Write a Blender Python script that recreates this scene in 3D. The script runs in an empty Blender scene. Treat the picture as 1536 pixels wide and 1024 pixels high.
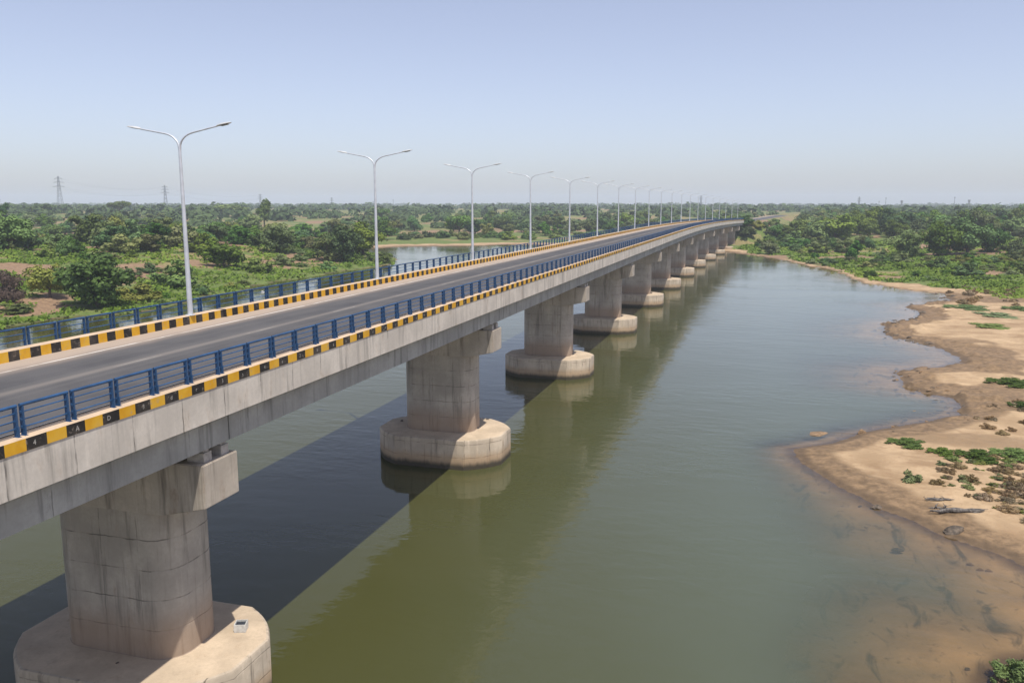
import bpy, bmesh, math, random
import numpy as np
from mathutils import Vector, Matrix

random.seed(7)
rng = np.random.default_rng(7)
sc = bpy.context.scene
COL = sc.collection
PI = math.pi

# ------------------------------------------------------------------ camera model
FPX, YH, XV, CX, CH = 1255.0, 305.0, 1150.0, 22.3, 17.4      # for a 1536 x 1024 frame
TH = math.atan((512 - YH) / FPX)
PH = math.atan((XV - 768) / (FPX * math.cos(TH) + (512 - YH) * math.sin(TH)))
cF = np.array([-math.sin(PH) * math.cos(TH), math.cos(PH) * math.cos(TH), -math.sin(TH)])
cR = np.array([math.cos(PH), math.sin(PH), 0.0])
cU = np.cross(cR, cF)
CAM = np.array([CX, 0.0, CH])


def ray(px, py):
    return cR * (px - 768) + cU * (512 - py) + cF * FPX


def un(px, py, z=0.0):
    d = ray(px, py)
    return CAM + d * ((z - CH) / d[2])


# ------------------------------------------------------------------ small helpers
def tag(o, label=None, cat=None, group=None, kind=None):
    if label: o['label'] = label
    if cat: o['category'] = cat
    if group: o['group'] = group
    if kind: o['kind'] = kind
    return o


def empty(name, loc=(0, 0, 0), rz=0.0):
    o = bpy.data.objects.new(name, None)
    o.empty_display_size = 0.5
    COL.objects.link(o)
    o.location = loc
    o.rotation_euler = (0, 0, rz)
    return o


def link(name, me, parent=None, loc=None):
    o = bpy.data.objects.new(name, me)
    COL.objects.link(o)
    if parent: o.parent = parent
    if loc is not None: o.location = loc
    return o


def copy_tree(o, parent=None):
    c = o.copy()
    COL.objects.link(c)
    c.parent = parent
    for ch in list(o.children):
        copy_tree(ch, c)
    return c


class MB:
    """collects polygons, builds ONE mesh"""
    def __init__(self):
        self.v = []; self.f = []; self.m = []

    def add(self, vs, fs, mi=0):
        b = len(self.v)
        self.v += [tuple(p) for p in vs]
        for q in fs:
            self.f.append(tuple(b + i for i in q)); self.m.append(mi)

    def box(self, x0, x1, y0, y1, z0, z1, mi=0):
        vs = [(x0, y0, z0), (x1, y0, z0), (x1, y1, z0), (x0, y1, z0), (x0, y0, z1), (x1, y0, z1), (x1, y1, z1), (x0, y1, z1)]
        self.add(vs, [(3, 2, 1, 0), (4, 5, 6, 7), (0, 1, 5, 4), (1, 2, 6, 5), (2, 3, 7, 6), (3, 0, 4, 7)], mi)

    def tube(self, pts, rad, n=8, mi=0, cap=True):
        pts = [Vector(p) for p in pts]
        if not hasattr(rad, '__len__'): rad = [rad] * len(pts)
        b = len(self.v)
        t0 = (pts[1] - pts[0]).normalized()
        a = t0.orthogonal().normalized()
        for i, p in enumerate(pts):
            t = (pts[min(i + 1, len(pts) - 1)] - pts[max(i - 1, 0)]).normalized()
            a = (a - t * a.dot(t)).normalized()
            c = t.cross(a)
            for k in range(n):
                w = 2 * PI * k / n
                self.v.append(tuple(p + (a * math.cos(w) + c * math.sin(w)) * rad[i]))
        for i in range(len(pts) - 1):
            for k in range(n):
                k2 = (k + 1) % n
                self.f.append((b + i * n + k, b + i * n + k2, b + (i + 1) * n + k2, b + (i + 1) * n + k)); self.m.append(mi)
        if cap:
            self.f.append(tuple(b + k for k in reversed(range(n)))); self.m.append(mi)
            e = b + (len(pts) - 1) * n
            self.f.append(tuple(e + k for k in range(n))); self.m.append(mi)

    def mesh(self, name, mats, smooth=None):
        me = bpy.data.meshes.new(name)
        me.from_pydata(self.v, [], self.f)
        for m in (mats if isinstance(mats, (list, tuple)) else [mats]): me.materials.append(m)
        if any(self.m): me.polygons.foreach_set('material_index', self.m)
        me.update()
        if smooth is not None:
            me.polygons.foreach_set('use_smooth', [True] * len(me.polygons))
            if smooth < 170:
                me.set_sharp_from_angle(angle=math.radians(smooth))
        return me

    def build(self, name, mats, parent=None, smooth=None, bevel=0.0, loc=None):
        me = self.mesh(name, mats, smooth)
        if bevel:
            bm = bmesh.new(); bm.from_mesh(me)
            bmesh.ops.remove_doubles(bm, verts=bm.verts, dist=1e-5)
            es = [e for e in bm.edges if len(e.link_faces) == 2 and e.calc_face_angle(0) > 0.6]
            bmesh.ops.bevel(bm, geom=es, offset=bevel, segments=2, affect='EDGES', clamp_overlap=True)
            bm.to_mesh(me); bm.free()
        return link(name, me, parent, loc)


# ------------------------------------------------------------------ noise (numpy)
def _h(ix, iy, seed):
    n = (ix.astype(np.int64) * 374761393 + iy.astype(np.int64) * 668265263 + seed * 974634777) & 0xFFFFFFFF
    n = ((n ^ (n >> 13)) * 1274126177) & 0xFFFFFFFF
    return ((n ^ (n >> 16)) & 0xFFFF) / 65535.0


def vnoise(x, y, seed=0):
    xi = np.floor(x); yi = np.floor(y)
    fx = x - xi; fy = y - yi
    fx = fx * fx * (3 - 2 * fx); fy = fy * fy * (3 - 2 * fy)
    a = _h(xi, yi, seed); b = _h(xi + 1, yi, seed); c = _h(xi, yi + 1, seed); d = _h(xi + 1, yi + 1, seed)
    return (a + (b - a) * fx) * (1 - fy) + (c + (d - c) * fx) * fy


def fbm(x, y, seed=0, o=4):
    s = 0; a = 0.5; t = 0
    for k in range(o):
        s = s + a * vnoise(x * 2 ** k, y * 2 ** k, seed + k * 17); t += a; a *= 0.5
    return s / t


def S(t):
    t = np.clip(t, 0, 1)
    return t * t * (3 - 2 * t)


# ------------------------------------------------------------------ node helpers
class NT:
    def __init__(self, name):
        self.m = bpy.data.materials.new(name); self.m.use_nodes = True
        self.t = self.m.node_tree; self.t.nodes.clear()
        self.out = self.t.nodes.new('ShaderNodeOutputMaterial')

    def n(self, typ, ins=None, **kw):
        nd = self.t.nodes.new(typ)
        for k, v in kw.items(): setattr(nd, k, v)
        for k, v in (ins or {}).items(): self.set(nd.inputs[k], v)
        return nd

    def set(self, sock, v):
        if isinstance(v, bpy.types.NodeSocket): self.t.links.new(v, sock)
        elif isinstance(v, bpy.types.Node): self.t.links.new(v.outputs[0], sock)
        else:
            if hasattr(sock.default_value, '__len__') and not hasattr(v, '__len__'): v = (v,) * len(sock.default_value)
            if hasattr(v, '__len__') and len(v) == 3 and len(sock.default_value) == 4: v = (*v, 1)
            sock.default_value = v

    def math(self, op, a, b=0.0, clamp=False):
        nd = self.n('ShaderNodeMath', operation=op, use_clamp=clamp)
        self.set(nd.inputs[0], a); self.set(nd.inputs[1], b)
        return nd.outputs[0]

    def mix(self, fac, a, b, mode='MIX'):
        nd = self.n('ShaderNodeMix', data_type='RGBA', blend_type=mode)
        self.set(nd.inputs[0], fac); self.set(nd.inputs[6], a); self.set(nd.inputs[7], b)
        return nd.outputs[2]

    def coord(self, which='Object'):
        return self.n('ShaderNodeTexCoord').outputs[which]

    def mapping(self, v, scale=(1, 1, 1), rot=(0, 0, 0), loc=(0, 0, 0)):
        nd = self.n('ShaderNodeMapping'); self.set(nd.inputs[0], v)
        nd.inputs['Scale'].default_value = scale; nd.inputs['Rotation'].default_value = rot; nd.inputs['Location'].default_value = loc
        return nd.outputs[0]

    def noise(self, v, scale=1.0, detail=4.0, rough=0.55, dist=0.0):
        nd = self.n('ShaderNodeTexNoise'); self.set(nd.inputs['Vector'], v)
        nd.inputs['Scale'].default_value = scale; nd.inputs['Detail'].default_value = detail
        nd.inputs['Roughness'].default_value = rough; nd.inputs['Distortion'].default_value = dist
        return nd.outputs[0]

    def ramp(self, fac, a, b, lo=0.0, hi=1.0):
        """smooth map lo..hi of fac to a..b"""
        nd = self.n('ShaderNodeMapRange', interpolation_type='SMOOTHSTEP')
        self.set(nd.inputs[0], fac)
        for i, x in zip((1, 2, 3, 4), (a, b, lo, hi)): nd.inputs[i].default_value = x
        return nd.outputs[0]

    def attr(self, name):
        return self.n('ShaderNodeAttribute', attribute_name=name).outputs['Fac']

    def sep(self, v):
        nd = self.n('ShaderNodeSeparateXYZ'); self.set(nd.inputs[0], v)
        return nd.outputs

    def bump(self, h, strength=0.3, dist=0.02):
        nd = self.n('ShaderNodeBump'); self.set(nd.inputs['Height'], h)
        nd.inputs['Strength'].default_value = strength; nd.inputs['Distance'].default_value = dist
        return nd.outputs[0]

    def bsdf(self, col, rough=0.7, normal=None, spec=0.4, metal=0.0):
        b = self.n('ShaderNodeBsdfPrincipled')
        self.set(b.inputs['Base Color'], col); self.set(b.inputs['Roughness'], rough)
        b.inputs['Specular IOR Level'].default_value = spec; b.inputs['Metallic'].default_value = metal
        if normal is not None: self.set(b.inputs['Normal'], normal)
        return b.outputs[0]

    def done(self, sh):
        self.set(self.out.inputs['Surface'], sh)
        return self.m


def concrete(name, base, dark=0.55, joints=None, courses=None, seams=None, wet=None, streak=1.0, warm=None):
    t = NT(name); v = t.n('ShaderNodeNewGeometry').outputs['Position']; x, y, z = t.sep(v)
    blot = t.noise(v, 0.55, 5, 0.6)
    st = t.noise(t.mapping(v, (2.6, 2.6, 0.22)), 1.0, 5, 0.65)
    fine = t.noise(v, 9.0, 4, 0.7)
    grime = t.noise(t.mapping(v, (1.3, 1.3, 0.5), loc=(3, 9, 1)), 1.0, 6, 0.7)
    c0 = tuple(b * 1.1 for b in base); c1 = tuple(b * dark for b in base)
    col = t.mix(t.ramp(blot, 0.3, 0.7), c1, c0)
    col = t.mix(t.ramp(blot, 0.2, 0.75, 0.55, 0.15), col, base)
    col = t.mix(t.math('MULTIPLY', t.ramp(st, 0.5, 0.72), 0.55 * streak), col, tuple(b * 0.33 for b in base))
    col = t.mix(t.math('MULTIPLY', t.ramp(st, 0.42, 0.25), 0.35 * streak), col, tuple(min(1, b * 1.3) for b in base))
    if warm: col = t.mix(t.ramp(grime, 0.55, 0.75, 0, 0.45), col, warm)
    col = t.mix(t.ramp(grime, 0.62, 0.7, 0, 0.35), col, tuple(b * 0.3 for b in base))
    col = t.mix(t.ramp(fine, 0.3, 0.75, 0.0, 0.25), col, tuple(b * 0.6 for b in base))
    h = t.math('ADD', t.math('MULTIPLY', fine, 0.4), t.math('MULTIPLY', blot, 0.5))
    wob = t.math('MULTIPLY', t.math('SUBTRACT', t.noise(v, 1.7, 3), 0.5), 0.10)

    def lines(coordinate, period, width, amt, off=0.0):
        nonlocal col, h
        q = t.math('ADD', t.math('ADD', coordinate, wob), off + 100 * period)
        f = t.math('ABSOLUTE', t.math('SUBTRACT', t.math('FRACT', t.math('DIVIDE', q, period)), 0.5))
        w = t.ramp(f, 0.5 - width / period, 0.5 - 0.35 * width / period)
        lo = t.math('MULTIPLY', w, t.ramp(t.noise(v, 1.3, 4), 0.42, 0.62, 0.08 * amt, amt))
        col = t.mix(lo, col, tuple(b * 0.22 for b in base))
        h = t.math('SUBTRACT', h, t.math('MULTIPLY', w, 1.2))
    for args in (joints or []): lines(y, *args)
    for args in (courses or []): lines(z, *args)
    for args in (seams or []): lines(x, *args)
    if wet:
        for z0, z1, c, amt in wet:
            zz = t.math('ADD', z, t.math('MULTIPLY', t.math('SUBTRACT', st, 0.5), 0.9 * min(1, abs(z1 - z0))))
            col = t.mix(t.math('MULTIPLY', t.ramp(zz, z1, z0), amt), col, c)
    return t.done(t.bsdf(col, 0.88, t.bump(h, 0.35, 0.02), 0.25))


M = {}
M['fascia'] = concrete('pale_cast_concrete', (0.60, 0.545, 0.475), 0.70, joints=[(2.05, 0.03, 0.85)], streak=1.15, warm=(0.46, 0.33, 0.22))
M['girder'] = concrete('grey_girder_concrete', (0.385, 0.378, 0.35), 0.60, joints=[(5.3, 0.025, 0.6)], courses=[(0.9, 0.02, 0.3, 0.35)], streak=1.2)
M['column'] = concrete('column_concrete', (0.45, 0.398, 0.335), 0.56, courses=[(1.08, 0.03, 0.75, 0.2)], seams=[(1.5, 0.025, 0.5, 0.4)],
                       wet=[(2.6, 4.2, (0.27, 0.18, 0.115), 0.66)], streak=1.35, warm=(0.38, 0.26, 0.18))
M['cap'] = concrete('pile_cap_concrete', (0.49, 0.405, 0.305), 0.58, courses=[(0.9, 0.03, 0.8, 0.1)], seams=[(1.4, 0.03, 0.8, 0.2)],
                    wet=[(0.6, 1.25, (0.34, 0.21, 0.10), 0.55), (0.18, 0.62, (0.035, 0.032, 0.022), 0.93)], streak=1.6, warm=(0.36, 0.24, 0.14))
M['captop'] = concrete('silted_concrete', (0.52, 0.41, 0.29), 0.62, streak=0.4, warm=(0.42, 0.29, 0.18))
M['head'] = concrete('pier_head_concrete', (0.49, 0.425, 0.35), 0.62, streak=1.6, warm=(0.36, 0.24, 0.16), seams=[(1.6, 0.02, 0.5, 0.3)])
M['kerbtop'] = concrete('dusty_kerb_concrete', (0.56, 0.42, 0.29), 0.75, streak=0.2)


def simple(name, col, rough=0.5, var=0.3, scale=3.0, metal=0.0, spec=0.4, bump=0.0):
    t = NT(name); v = t.coord()
    n = t.noise(v, scale, 5, 0.6)
    c = t.mix(t.ramp(n, 0.3, 0.7), tuple(a * (1 - var) for a in col), tuple(min(1, a * (1 + var * 0.6)) for a in col))
    return t.done(t.bsdf(c, rough, t.bump(n, bump, 0.03) if bump else None, spec, metal))


M['blue'] = simple('blue_rail_paint', (0.024, 0.075, 0.175), 0.42, 0.35, 1.5)
M['galv'] = simple('galvanised_steel', (0.62, 0.64, 0.67), 0.42, 0.12, 2.0, metal=0.35)
M['lamphead'] = simple('lamp_head_paint', (0.48, 0.49, 0.49), 0.45, 0.12, 3)
M['lens'] = simple('lamp_lens', (0.30, 0.31, 0.32), 0.25, 0.1, 3)
M['bearing'] = simple('bearing_plinth', (0.40, 0.37, 0.33), 0.9, 0.3, 4)
M['pylon'] = simple('pylon_steel', (0.25, 0.27, 0.29), 0.6, 0.1, 1)
M['bark'] = simple('bark', (0.12, 0.085, 0.06), 0.9, 0.4, 6, bump=0.5)
M['deadwood'] = simple('weathered_driftwood', (0.14, 0.125, 0.11), 0.85, 0.6, 9, bump=0.8)
M['boxgrey'] = simple('box_frame_paint', (0.55, 0.54, 0.5), 0.5, 0.2, 8)
M['boxdark'] = simple('box_dark_glass', (0.03, 0.035, 0.045), 0.25, 0.2, 8)


def kerb_mat(name, period, off):
    t = NT(name); v = t.coord(); x, y, z = t.sep(v)
    f = t.math('FRACT', t.math('DIVIDE', t.math('ADD', y, off + 1000 * period), period))
    isb = t.math('GREATER_THAN', f, 0.5)
    n = t.noise(v, 5.0, 6, 0.7); n2 = t.noise(v, 1.1, 4, 0.6)
    yel = t.mix(t.ramp(n2, 0.3, 0.7), (0.60, 0.30, 0.012), (0.70, 0.41, 0.035))
    blk = t.mix(t.ramp(n2, 0.35, 0.65), (0.016, 0.015, 0.015), (0.035, 0.03, 0.027))
    c = t.mix(isb, yel, blk)
    c = t.mix(t.ramp(n, 0.56, 0.70, 0, 0.65), c, (0.34, 0.28, 0.22))
    c = t.mix(t.ramp(n2, 0.5, 0.8, 0, 0.25), c, (0.30, 0.22, 0.15))
    return t.done(t.bsdf(c, 0.65, t.bump(n, 0.2, 0.01), 0.3))


M['kerb_near'] = kerb_mat('yellow_black_kerb_paint', 1.2, 0.05)
M['kerb_far'] = kerb_mat('yellow_black_barrier_paint', 1.0, 0.2)


def asphalt():
    t = NT('asphalt'); v = t.coord(); x, y, z = t.sep(v)
    # local x is the distance from the bridge axis, stored as an attribute because the deck bends
    a = t.attr('across')
    fine = t.noise(v, 22, 3, 0.7); n = t.noise(v, 0.45, 5, 0.6)
    lane = t.noise(t.mapping(v, (1.5, 0.03, 1)), 1.0, 4, 0.6)
    c = t.mix(t.ramp(n, 0.3, 0.7), (0.066, 0.064, 0.066), (0.092, 0.088, 0.088))
    c = t.mix(t.ramp(lane, 0.45, 0.7, 0, 0.4), c, (0.125, 0.118, 0.112))
    c = t.mix(t.ramp(fine, 0.45, 0.8, 0, 0.5), c, (0.04, 0.04, 0.042))
    # blown sand against both kerbs and a faint dusty seam in the middle
    wob = t.math('MULTIPLY', t.math('SUBTRACT', n, 0.5), 0.9)
    aw = t.math('ADD', a, wob)
    c = t.mix(t.ramp(aw, -2.3, -4.1, 0, 0.95), c, (0.37, 0.295, 0.23))
    c = t.mix(t.ramp(aw, 4.75, 5.5, 0, 0.9), c, (0.50, 0.38, 0.27))
    seam = t.math('ABSOLUTE', t.math('ADD', a, 0.35))
    c = t.mix(t.math('MULTIPLY', t.ramp(seam, 0.38, 0.0), t.ramp(lane, 0.3, 0.6, 0.15, 0.5)), c, (0.24, 0.21, 0.18))
    dn = t.noise(t.mapping(v, (6, 1.2, 1)), 1.0, 6, 0.75)
    fy = t.math('FRACT', t.math('DIVIDE', t.math('ADD', y, 820.0), 8.2))
    on = t.math('MULTIPLY', t.math('LESS_THAN', fy, .31), t.math('LESS_THAN', t.math('ABSOLUTE', t.math('ADD', a, .3)), .055))
    c = t.mix(t.math('MULTIPLY', on, t.ramp(dn, .60, .42, .05, .6)), c, (0.32, 0.30, 0.27))
    return t.done(t.bsdf(c, 0.9, t.bump(fine, 0.25, 0.01), 0.25))


M['asphalt'] = asphalt()


def paint_line():
    t = NT('worn_road_paint'); v = t.coord()
    n = t.noise(t.mapping(v, (4, 0.8, 1)), 1.0, 6, 0.7)
    c = t.mix(t.ramp(n, 0.45, 0.62), (0.58, 0.53, 0.47), (0.37, 0.30, 0.24))
    return t.done(t.bsdf(c, 0.8, None, 0.3))


M['line'] = paint_line()
M['white'] = simple('white_stencil_paint', (0.42, 0.40, 0.37), 0.7, 0.3, 12)


def leaf_mat(name, dark, light, hue=0.25, trans=0.14, brown=None):
    t = NT(name)
    tone = t.attr('tone')
    oi = t.n('ShaderNodeObjectInfo')
    v = t.coord('Object')
    n = t.noise(v, 0.35, 3, 0.6)
    f = t.math('ADD', t.math('MULTIPLY', tone, 0.7), t.math('MULTIPLY', t.math('SUBTRACT', n, 0.3), 0.5), True)
    c = t.mix(f, dark, light)
    hs = t.n('ShaderNodeHueSaturation')
    t.set(hs.inputs['Color'], c)
    t.set(hs.inputs['Hue'], t.ramp(oi.outputs['Random'], 0, 1, 0.5 - 0.035 * hue * 4, 0.5 + 0.02 * hue * 4))
    t.set(hs.inputs['Value'], t.ramp(t.math('FRACT', t.math('MULTIPLY', oi.outputs['Random'], 7.13)), 0, 1, 0.72, 1.36))
    t.set(hs.inputs['Saturation'], t.ramp(t.math('FRACT', t.math('MULTIPLY', oi.outputs['Random'], 13.7)), 0, 1, 0.8, 1.12))
    c = hs.outputs[0]
    d = t.bsdf(c, 0.6, None, 0.15)
    tr = t.n('ShaderNodeBsdfTranslucent'); t.set(tr.inputs[0], c)
    mx = t.n('ShaderNodeMixShader'); mx.inputs[0].default_value = trans
    t.set(mx.inputs[1], d); t.set(mx.inputs[2], tr.outputs[0])
    return t.done(mx.outputs[0])


L = {
    'dark': leaf_mat('dark_green_leaves', (0.037, 0.076, 0.018), (0.125, 0.226, 0.040)),
    'mid': leaf_mat('green_leaves', (0.053, 0.101, 0.022), (0.168, 0.255, 0.053)),
    'olive': leaf_mat('olive_leaves', (0.070, 0.095, 0.027), (0.215, 0.244, 0.071)),
    'lime': leaf_mat('lime_leaves', (0.20, 0.26, 0.012), (0.38, 0.42, 0.025), 0.05),
    'brown': leaf_mat('dry_brown_twigs', (0.078, 0.052, 0.042), (0.156, 0.107, 0.078), 0.05),
    'bright': leaf_mat('bright_ground_leaves', (0.062, 0.100, 0.024), (0.135, 0.190, 0.048), 0.1),
    'dry': leaf_mat('dry_grass_blades', (0.20, 0.145, 0.075), (0.38, 0.29, 0.16), 0.1),
    'cover': leaf_mat('undergrowth_leaves', (0.048, 0.088, 0.015), (0.203, 0.261, 0.059), 0.0),
    'far': leaf_mat('far_wood_leaves', (0.042, 0.079, 0.024), (0.146, 0.215, 0.059), 0.0),
}

# ------------------------------------------------------------------ bridge axis
Y0, Y1 = -45.0, 375.0            # deck from behind the camera to the far abutment
ROADZ, KERBZ, FASZ = 11.50, 11.95, 11.65


def off(y):
    k = 1.9e-4
    t = max(0.0, y - 170); t1 = 250.0
    return k * t * t if t < t1 else k * t1 * t1 + 2 * k * t1 * (t - t1)


def slope(y):
    return (off(y + 0.5) - off(y - 0.5))


def drop(y):
    t = max(0.0, y - 190)
    return -min(2.4, 4.2e-5 * t * t)


def bp(a, y, z=0.0):
    """a metres right of the axis, at station y, height z above datum"""
    s = slope(y); c = 1 / math.sqrt(1 + s * s)
    return (off(y) + a * c, y - a * s * c, z + drop(y))


def stations(y0, y1):
    ys = [y0]
    while ys[-1] < y1 - 1e-6:
        st = 4.0 if ys[-1] < 170 else 6.0
        ys.append(min(y1, ys[-1] + st))
    return ys


def sweep(mb, prof, y0, y1, mis=None, close=True, caps=True):
    """profile [(a,z)] counter-clockwise seen from -y"""
    ys = stations(y0, y1); n = len(prof); b = len(mb.v)
    for y in ys:
        for a, z in prof: mb.v.append(bp(a, y, z))
    for i in range(len(ys) - 1):
        for k in range(n if close else n - 1):
            k2 = (k + 1) % n
            mb.f.append((b + i * n + k, b + i * n + k2, b + (i + 1) * n + k2, b + (i + 1) * n + k)); mb.m.append(mis[k] if mis else 0)
    if close and caps:
        mb.f.append(tuple(b + k for k in reversed(range(n)))); mb.m.append(0)
        e = b + (len(ys) - 1) * n
        mb.f.append(tuple(e + k for k in range(n))); mb.m.append(0)


bridge = tag(empty('road_bridge', (0, 0, 0)), 'long concrete road bridge with two-lane asphalt deck crossing the wide river', 'bridge')
# deck slab (fascia both sides, haunched overhang)
mb = MB()
sweep(mb, [(-5.75, 10.68), (-5.35, 10.62), (5.45, 10.62), (5.85, 10.62), (5.85, FASZ), (5.2, FASZ), (5.2, 11.46), (-4.9, 11.46), (-4.9, FASZ - .1), (-5.75, FASZ - .1)], Y0, Y1)
o = mb.build('deck_slab', [M['fascia']], bridge)
# asphalt
ys = stations(Y0, Y1)
cols = [-4.9, -4.0, -3.2, -2.4, -1.2, 0, 1.2, 2.4, 3.6, 4.4, 5.2]
vs = [bp(a, y, ROADZ - 0.02 * abs(a) / 5) for y in ys for a in cols]
nc = len(cols)
fs = [(i * nc + k, i * nc + k + 1, (i + 1) * nc + k + 1, (i + 1) * nc + k) for i in range(len(ys) - 1) for k in range(nc - 1)]
mb = MB(); mb.add(vs, fs)
o = mb.build('road_surface', [M['asphalt']], bridge)
at = o.data.attributes.new('across', 'FLOAT', 'POINT'); at.data.foreach_set('value', [a for y in ys for a in cols])
# painted edge lines and faded lane dashes
for (a0, a1, nm) in ((-3.42, -3.29, 'edge_line'), (4.52, 4.63, 'edge_line')):
    mb = MB()
    sweep(mb, [(a0, ROADZ - 0.02 * abs(a0) / 5 + 0.004), (a1, ROADZ - 0.02 * abs(a1) / 5 + 0.004)], Y0, Y1, close=False)
    mb.build(nm, [M['line']], bridge)
# near kerb: painted outer face, dusty top; far kerb: painted inner face
mb = MB()
sweep(mb, [(5.20, FASZ + .001), (5.87, FASZ + .001), (5.87, KERBZ), (5.20, KERBZ)], Y0, Y1, mis=[1, 0, 1, 1])
kerb_n = mb.build('kerb', [M['kerb_near'], M['kerbtop']], bridge)
kerb_n['label'] = 'yellow and black painted kerb under the near blue railing'
mb = MB()
sweep(mb, [(-5.30, ROADZ - .06), (-4.85, ROADZ - .06), (-4.86, KERBZ - .07), (-4.9, KERBZ - .05), (-5.30, KERBZ - .05)], Y0, Y1, mis=[1, 0, 1, 1, 1])
kerb_f = mb.build('kerb', [M['kerb_far'], M['kerbtop']], bridge)
kerb_f['label'] = 'yellow and black painted barrier kerb below the row of lamps'
# thin cable along the near kerb top
mb = MB(); sweep(mb, [(5.30, KERBZ + .002), (5.33, KERBZ + .002), (5.33, KERBZ + .03), (5.30, KERBZ + .03)], Y0, 200)
mb.build('cable', [M['boxdark']], kerb_n)


# stencilled characters on the black blocks of the near kerb
def stencils():
    mb = MB()
    chars = "14AD3dr3a4e2b6a5d9c4a8e3a6b2"
    dg = bpy.context.evaluated_depsgraph_get()
    cache = {}
    for i, ch in enumerate(chars):
        yc = 0.9 - 0.05 + 1.2 * (8 + i) + 1.2 * 3          # middle of a black block
        yc = 1.2 * (11 + i) + 0.85 + random.uniform(-.1, .12)
        if ch not in cache:
            cu = bpy.data.curves.new('stencil', 'FONT'); cu.body = ch; cu.size = 0.18; cu.align_x = 'CENTER'; cu.resolution_u = 3
            ob = bpy.data.objects.new('stencil', cu); COL.objects.link(ob)
            bpy.context.view_layer.update()
            me = bpy.data.meshes.new_from_object(ob.evaluated_get(bpy.context.evaluated_depsgraph_get()))
            cache[ch] = ([tuple(v.co) for v in me.vertices], [tuple(p.vertices) for p in me.polygons])
            bpy.data.objects.remove(ob); bpy.data.curves.remove(cu); bpy.data.meshes.remove(me)
        v, f = cache[ch]
        mb = MB(); mb.add([(5.874, yc + p[0], FASZ + 0.085 + p[1]) for p in v], f)
        mb.build('painted_number', [M['white']], kerb_n)


stencils()

# girders, one line of them per span, and the piers
PIERY = [23.2, 53.1, 83.0, 113.6, 145, 176, 207, 238, 269, 300, 331, 358]
ends = [Y0] + [-7.5] + PIERY + [Y1]
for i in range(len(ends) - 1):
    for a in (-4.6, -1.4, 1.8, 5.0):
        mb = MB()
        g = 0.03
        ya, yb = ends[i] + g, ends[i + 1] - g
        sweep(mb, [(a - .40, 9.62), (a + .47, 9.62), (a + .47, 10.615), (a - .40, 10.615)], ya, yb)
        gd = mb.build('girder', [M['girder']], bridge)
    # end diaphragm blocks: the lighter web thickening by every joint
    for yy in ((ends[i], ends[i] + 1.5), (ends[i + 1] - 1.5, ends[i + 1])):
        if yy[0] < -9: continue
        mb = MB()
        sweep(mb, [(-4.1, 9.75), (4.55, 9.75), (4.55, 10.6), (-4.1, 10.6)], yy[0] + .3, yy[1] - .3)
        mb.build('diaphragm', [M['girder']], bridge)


# ------------------------------------------------------------------ piers
def rrect(x0, x1, y0, y1, r, n=7, chamfer=False):
    pts = []
    for (cx, cy, a0) in ((x1 - r, y1 - r, 0), (x0 + r, y1 - r, 90), (x0 + r, y0 + r, 180), (x1 - r, y0 + r, 270)):
        for k in range(n + 1):
            a = math.radians(a0 + 90 * k / n)
            # blend of arc and chamfer gives the softly octagonal plan of the caps
            ax, ay = math.cos(a), math.sin(a)
            if chamfer:
                s = 1 / (abs(ax) + abs(ay)); q = 0.62
                ax, ay = ax * (1 - q) + ax * s * q, ay * (1 - q) + ay * s * q
            pts.append((cx + r * ax, cy + r * ay))
    return pts


def prism(mb, plan, zs, scales=None, mi_side=0, mi_top=0):
    n = len(plan); b = len(mb.v)
    cx = sum(p[0] for p in plan) / n; cy = sum(p[1] for p in plan) / n
    for i, z in enumerate(zs):
        s = scales[i] if scales else 0.0
        for x, y in plan:
            d = math.hypot(x - cx, y - cy)
            k = (d - s) / d
            mb.v.append((cx + (x - cx) * k, cy + (y - cy) * k, z))
    for i in range(len(zs) - 1):
        for k in range(n):
            k2 = (k + 1) % n
            mb.f.append((b + i * n + k, b + i * n + k2, b + (i + 1) * n + k2, b + (i + 1) * n + k)); mb.m.append(mi_side)
    mb.f.append(tuple(b + k for k in reversed(range(n)))); mb.m.append(mi_side)
    e = b + (len(zs) - 1) * n
    mb.f.append(tuple(e + k for k in range(n))); mb.m.append(mi_top)


def make_pier():
    root = empty('bridge_pier', (0, 0, 0))
    mb = MB()
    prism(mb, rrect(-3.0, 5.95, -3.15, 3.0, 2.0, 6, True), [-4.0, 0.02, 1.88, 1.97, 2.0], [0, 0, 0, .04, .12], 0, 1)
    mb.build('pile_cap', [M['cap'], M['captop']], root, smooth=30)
    mb = MB()
    prism(mb, rrect(-1.15, 3.8, -1.35, 1.45, 1.0, 8), [2.0, 2.02, 3.1, 4.2, 5.3, 6.4, 7.3], [-.03, 0, 0, 0, 0, 0, 0])
    mb.build('column', [M['column']], root, smooth=30)
    # pier head: haunched hammer beam carried by the column
    mb = MB()
    y0, y1 = -1.5, .35
    pr = [(-3.9, 9.15), (-3.9, 8.2), (-1.4, 7.302), (3.75, 7.302), (5.5, 7.7), (5.5, 9.15)]
    n = len(pr)
    mb.add([(x, y0, z) for x, z in pr] + [(x, y1, z) for x, z in pr],
           [tuple(range(n))] + [tuple(n + k for k in reversed(range(n)))] + [(k, n + k, n + (k + 1) % n, (k + 1) % n) for k in range(n)])
    mb.build('pier_head', [M['head']], root, bevel=0.03)
    for a in (-2.9, 1.8, 5.0):
        for yy in (-1.0, -.1):
            mb = MB()
            mb.box(a - .3, a + .34, yy - .2, yy + .2, 9.151, 9.47)
            mb.box(a - .24, a + .28, yy - .15, yy + .15, 9.471, 9.615)
            mb.build('bearing', [M['bearing']], root)
    return root


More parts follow.
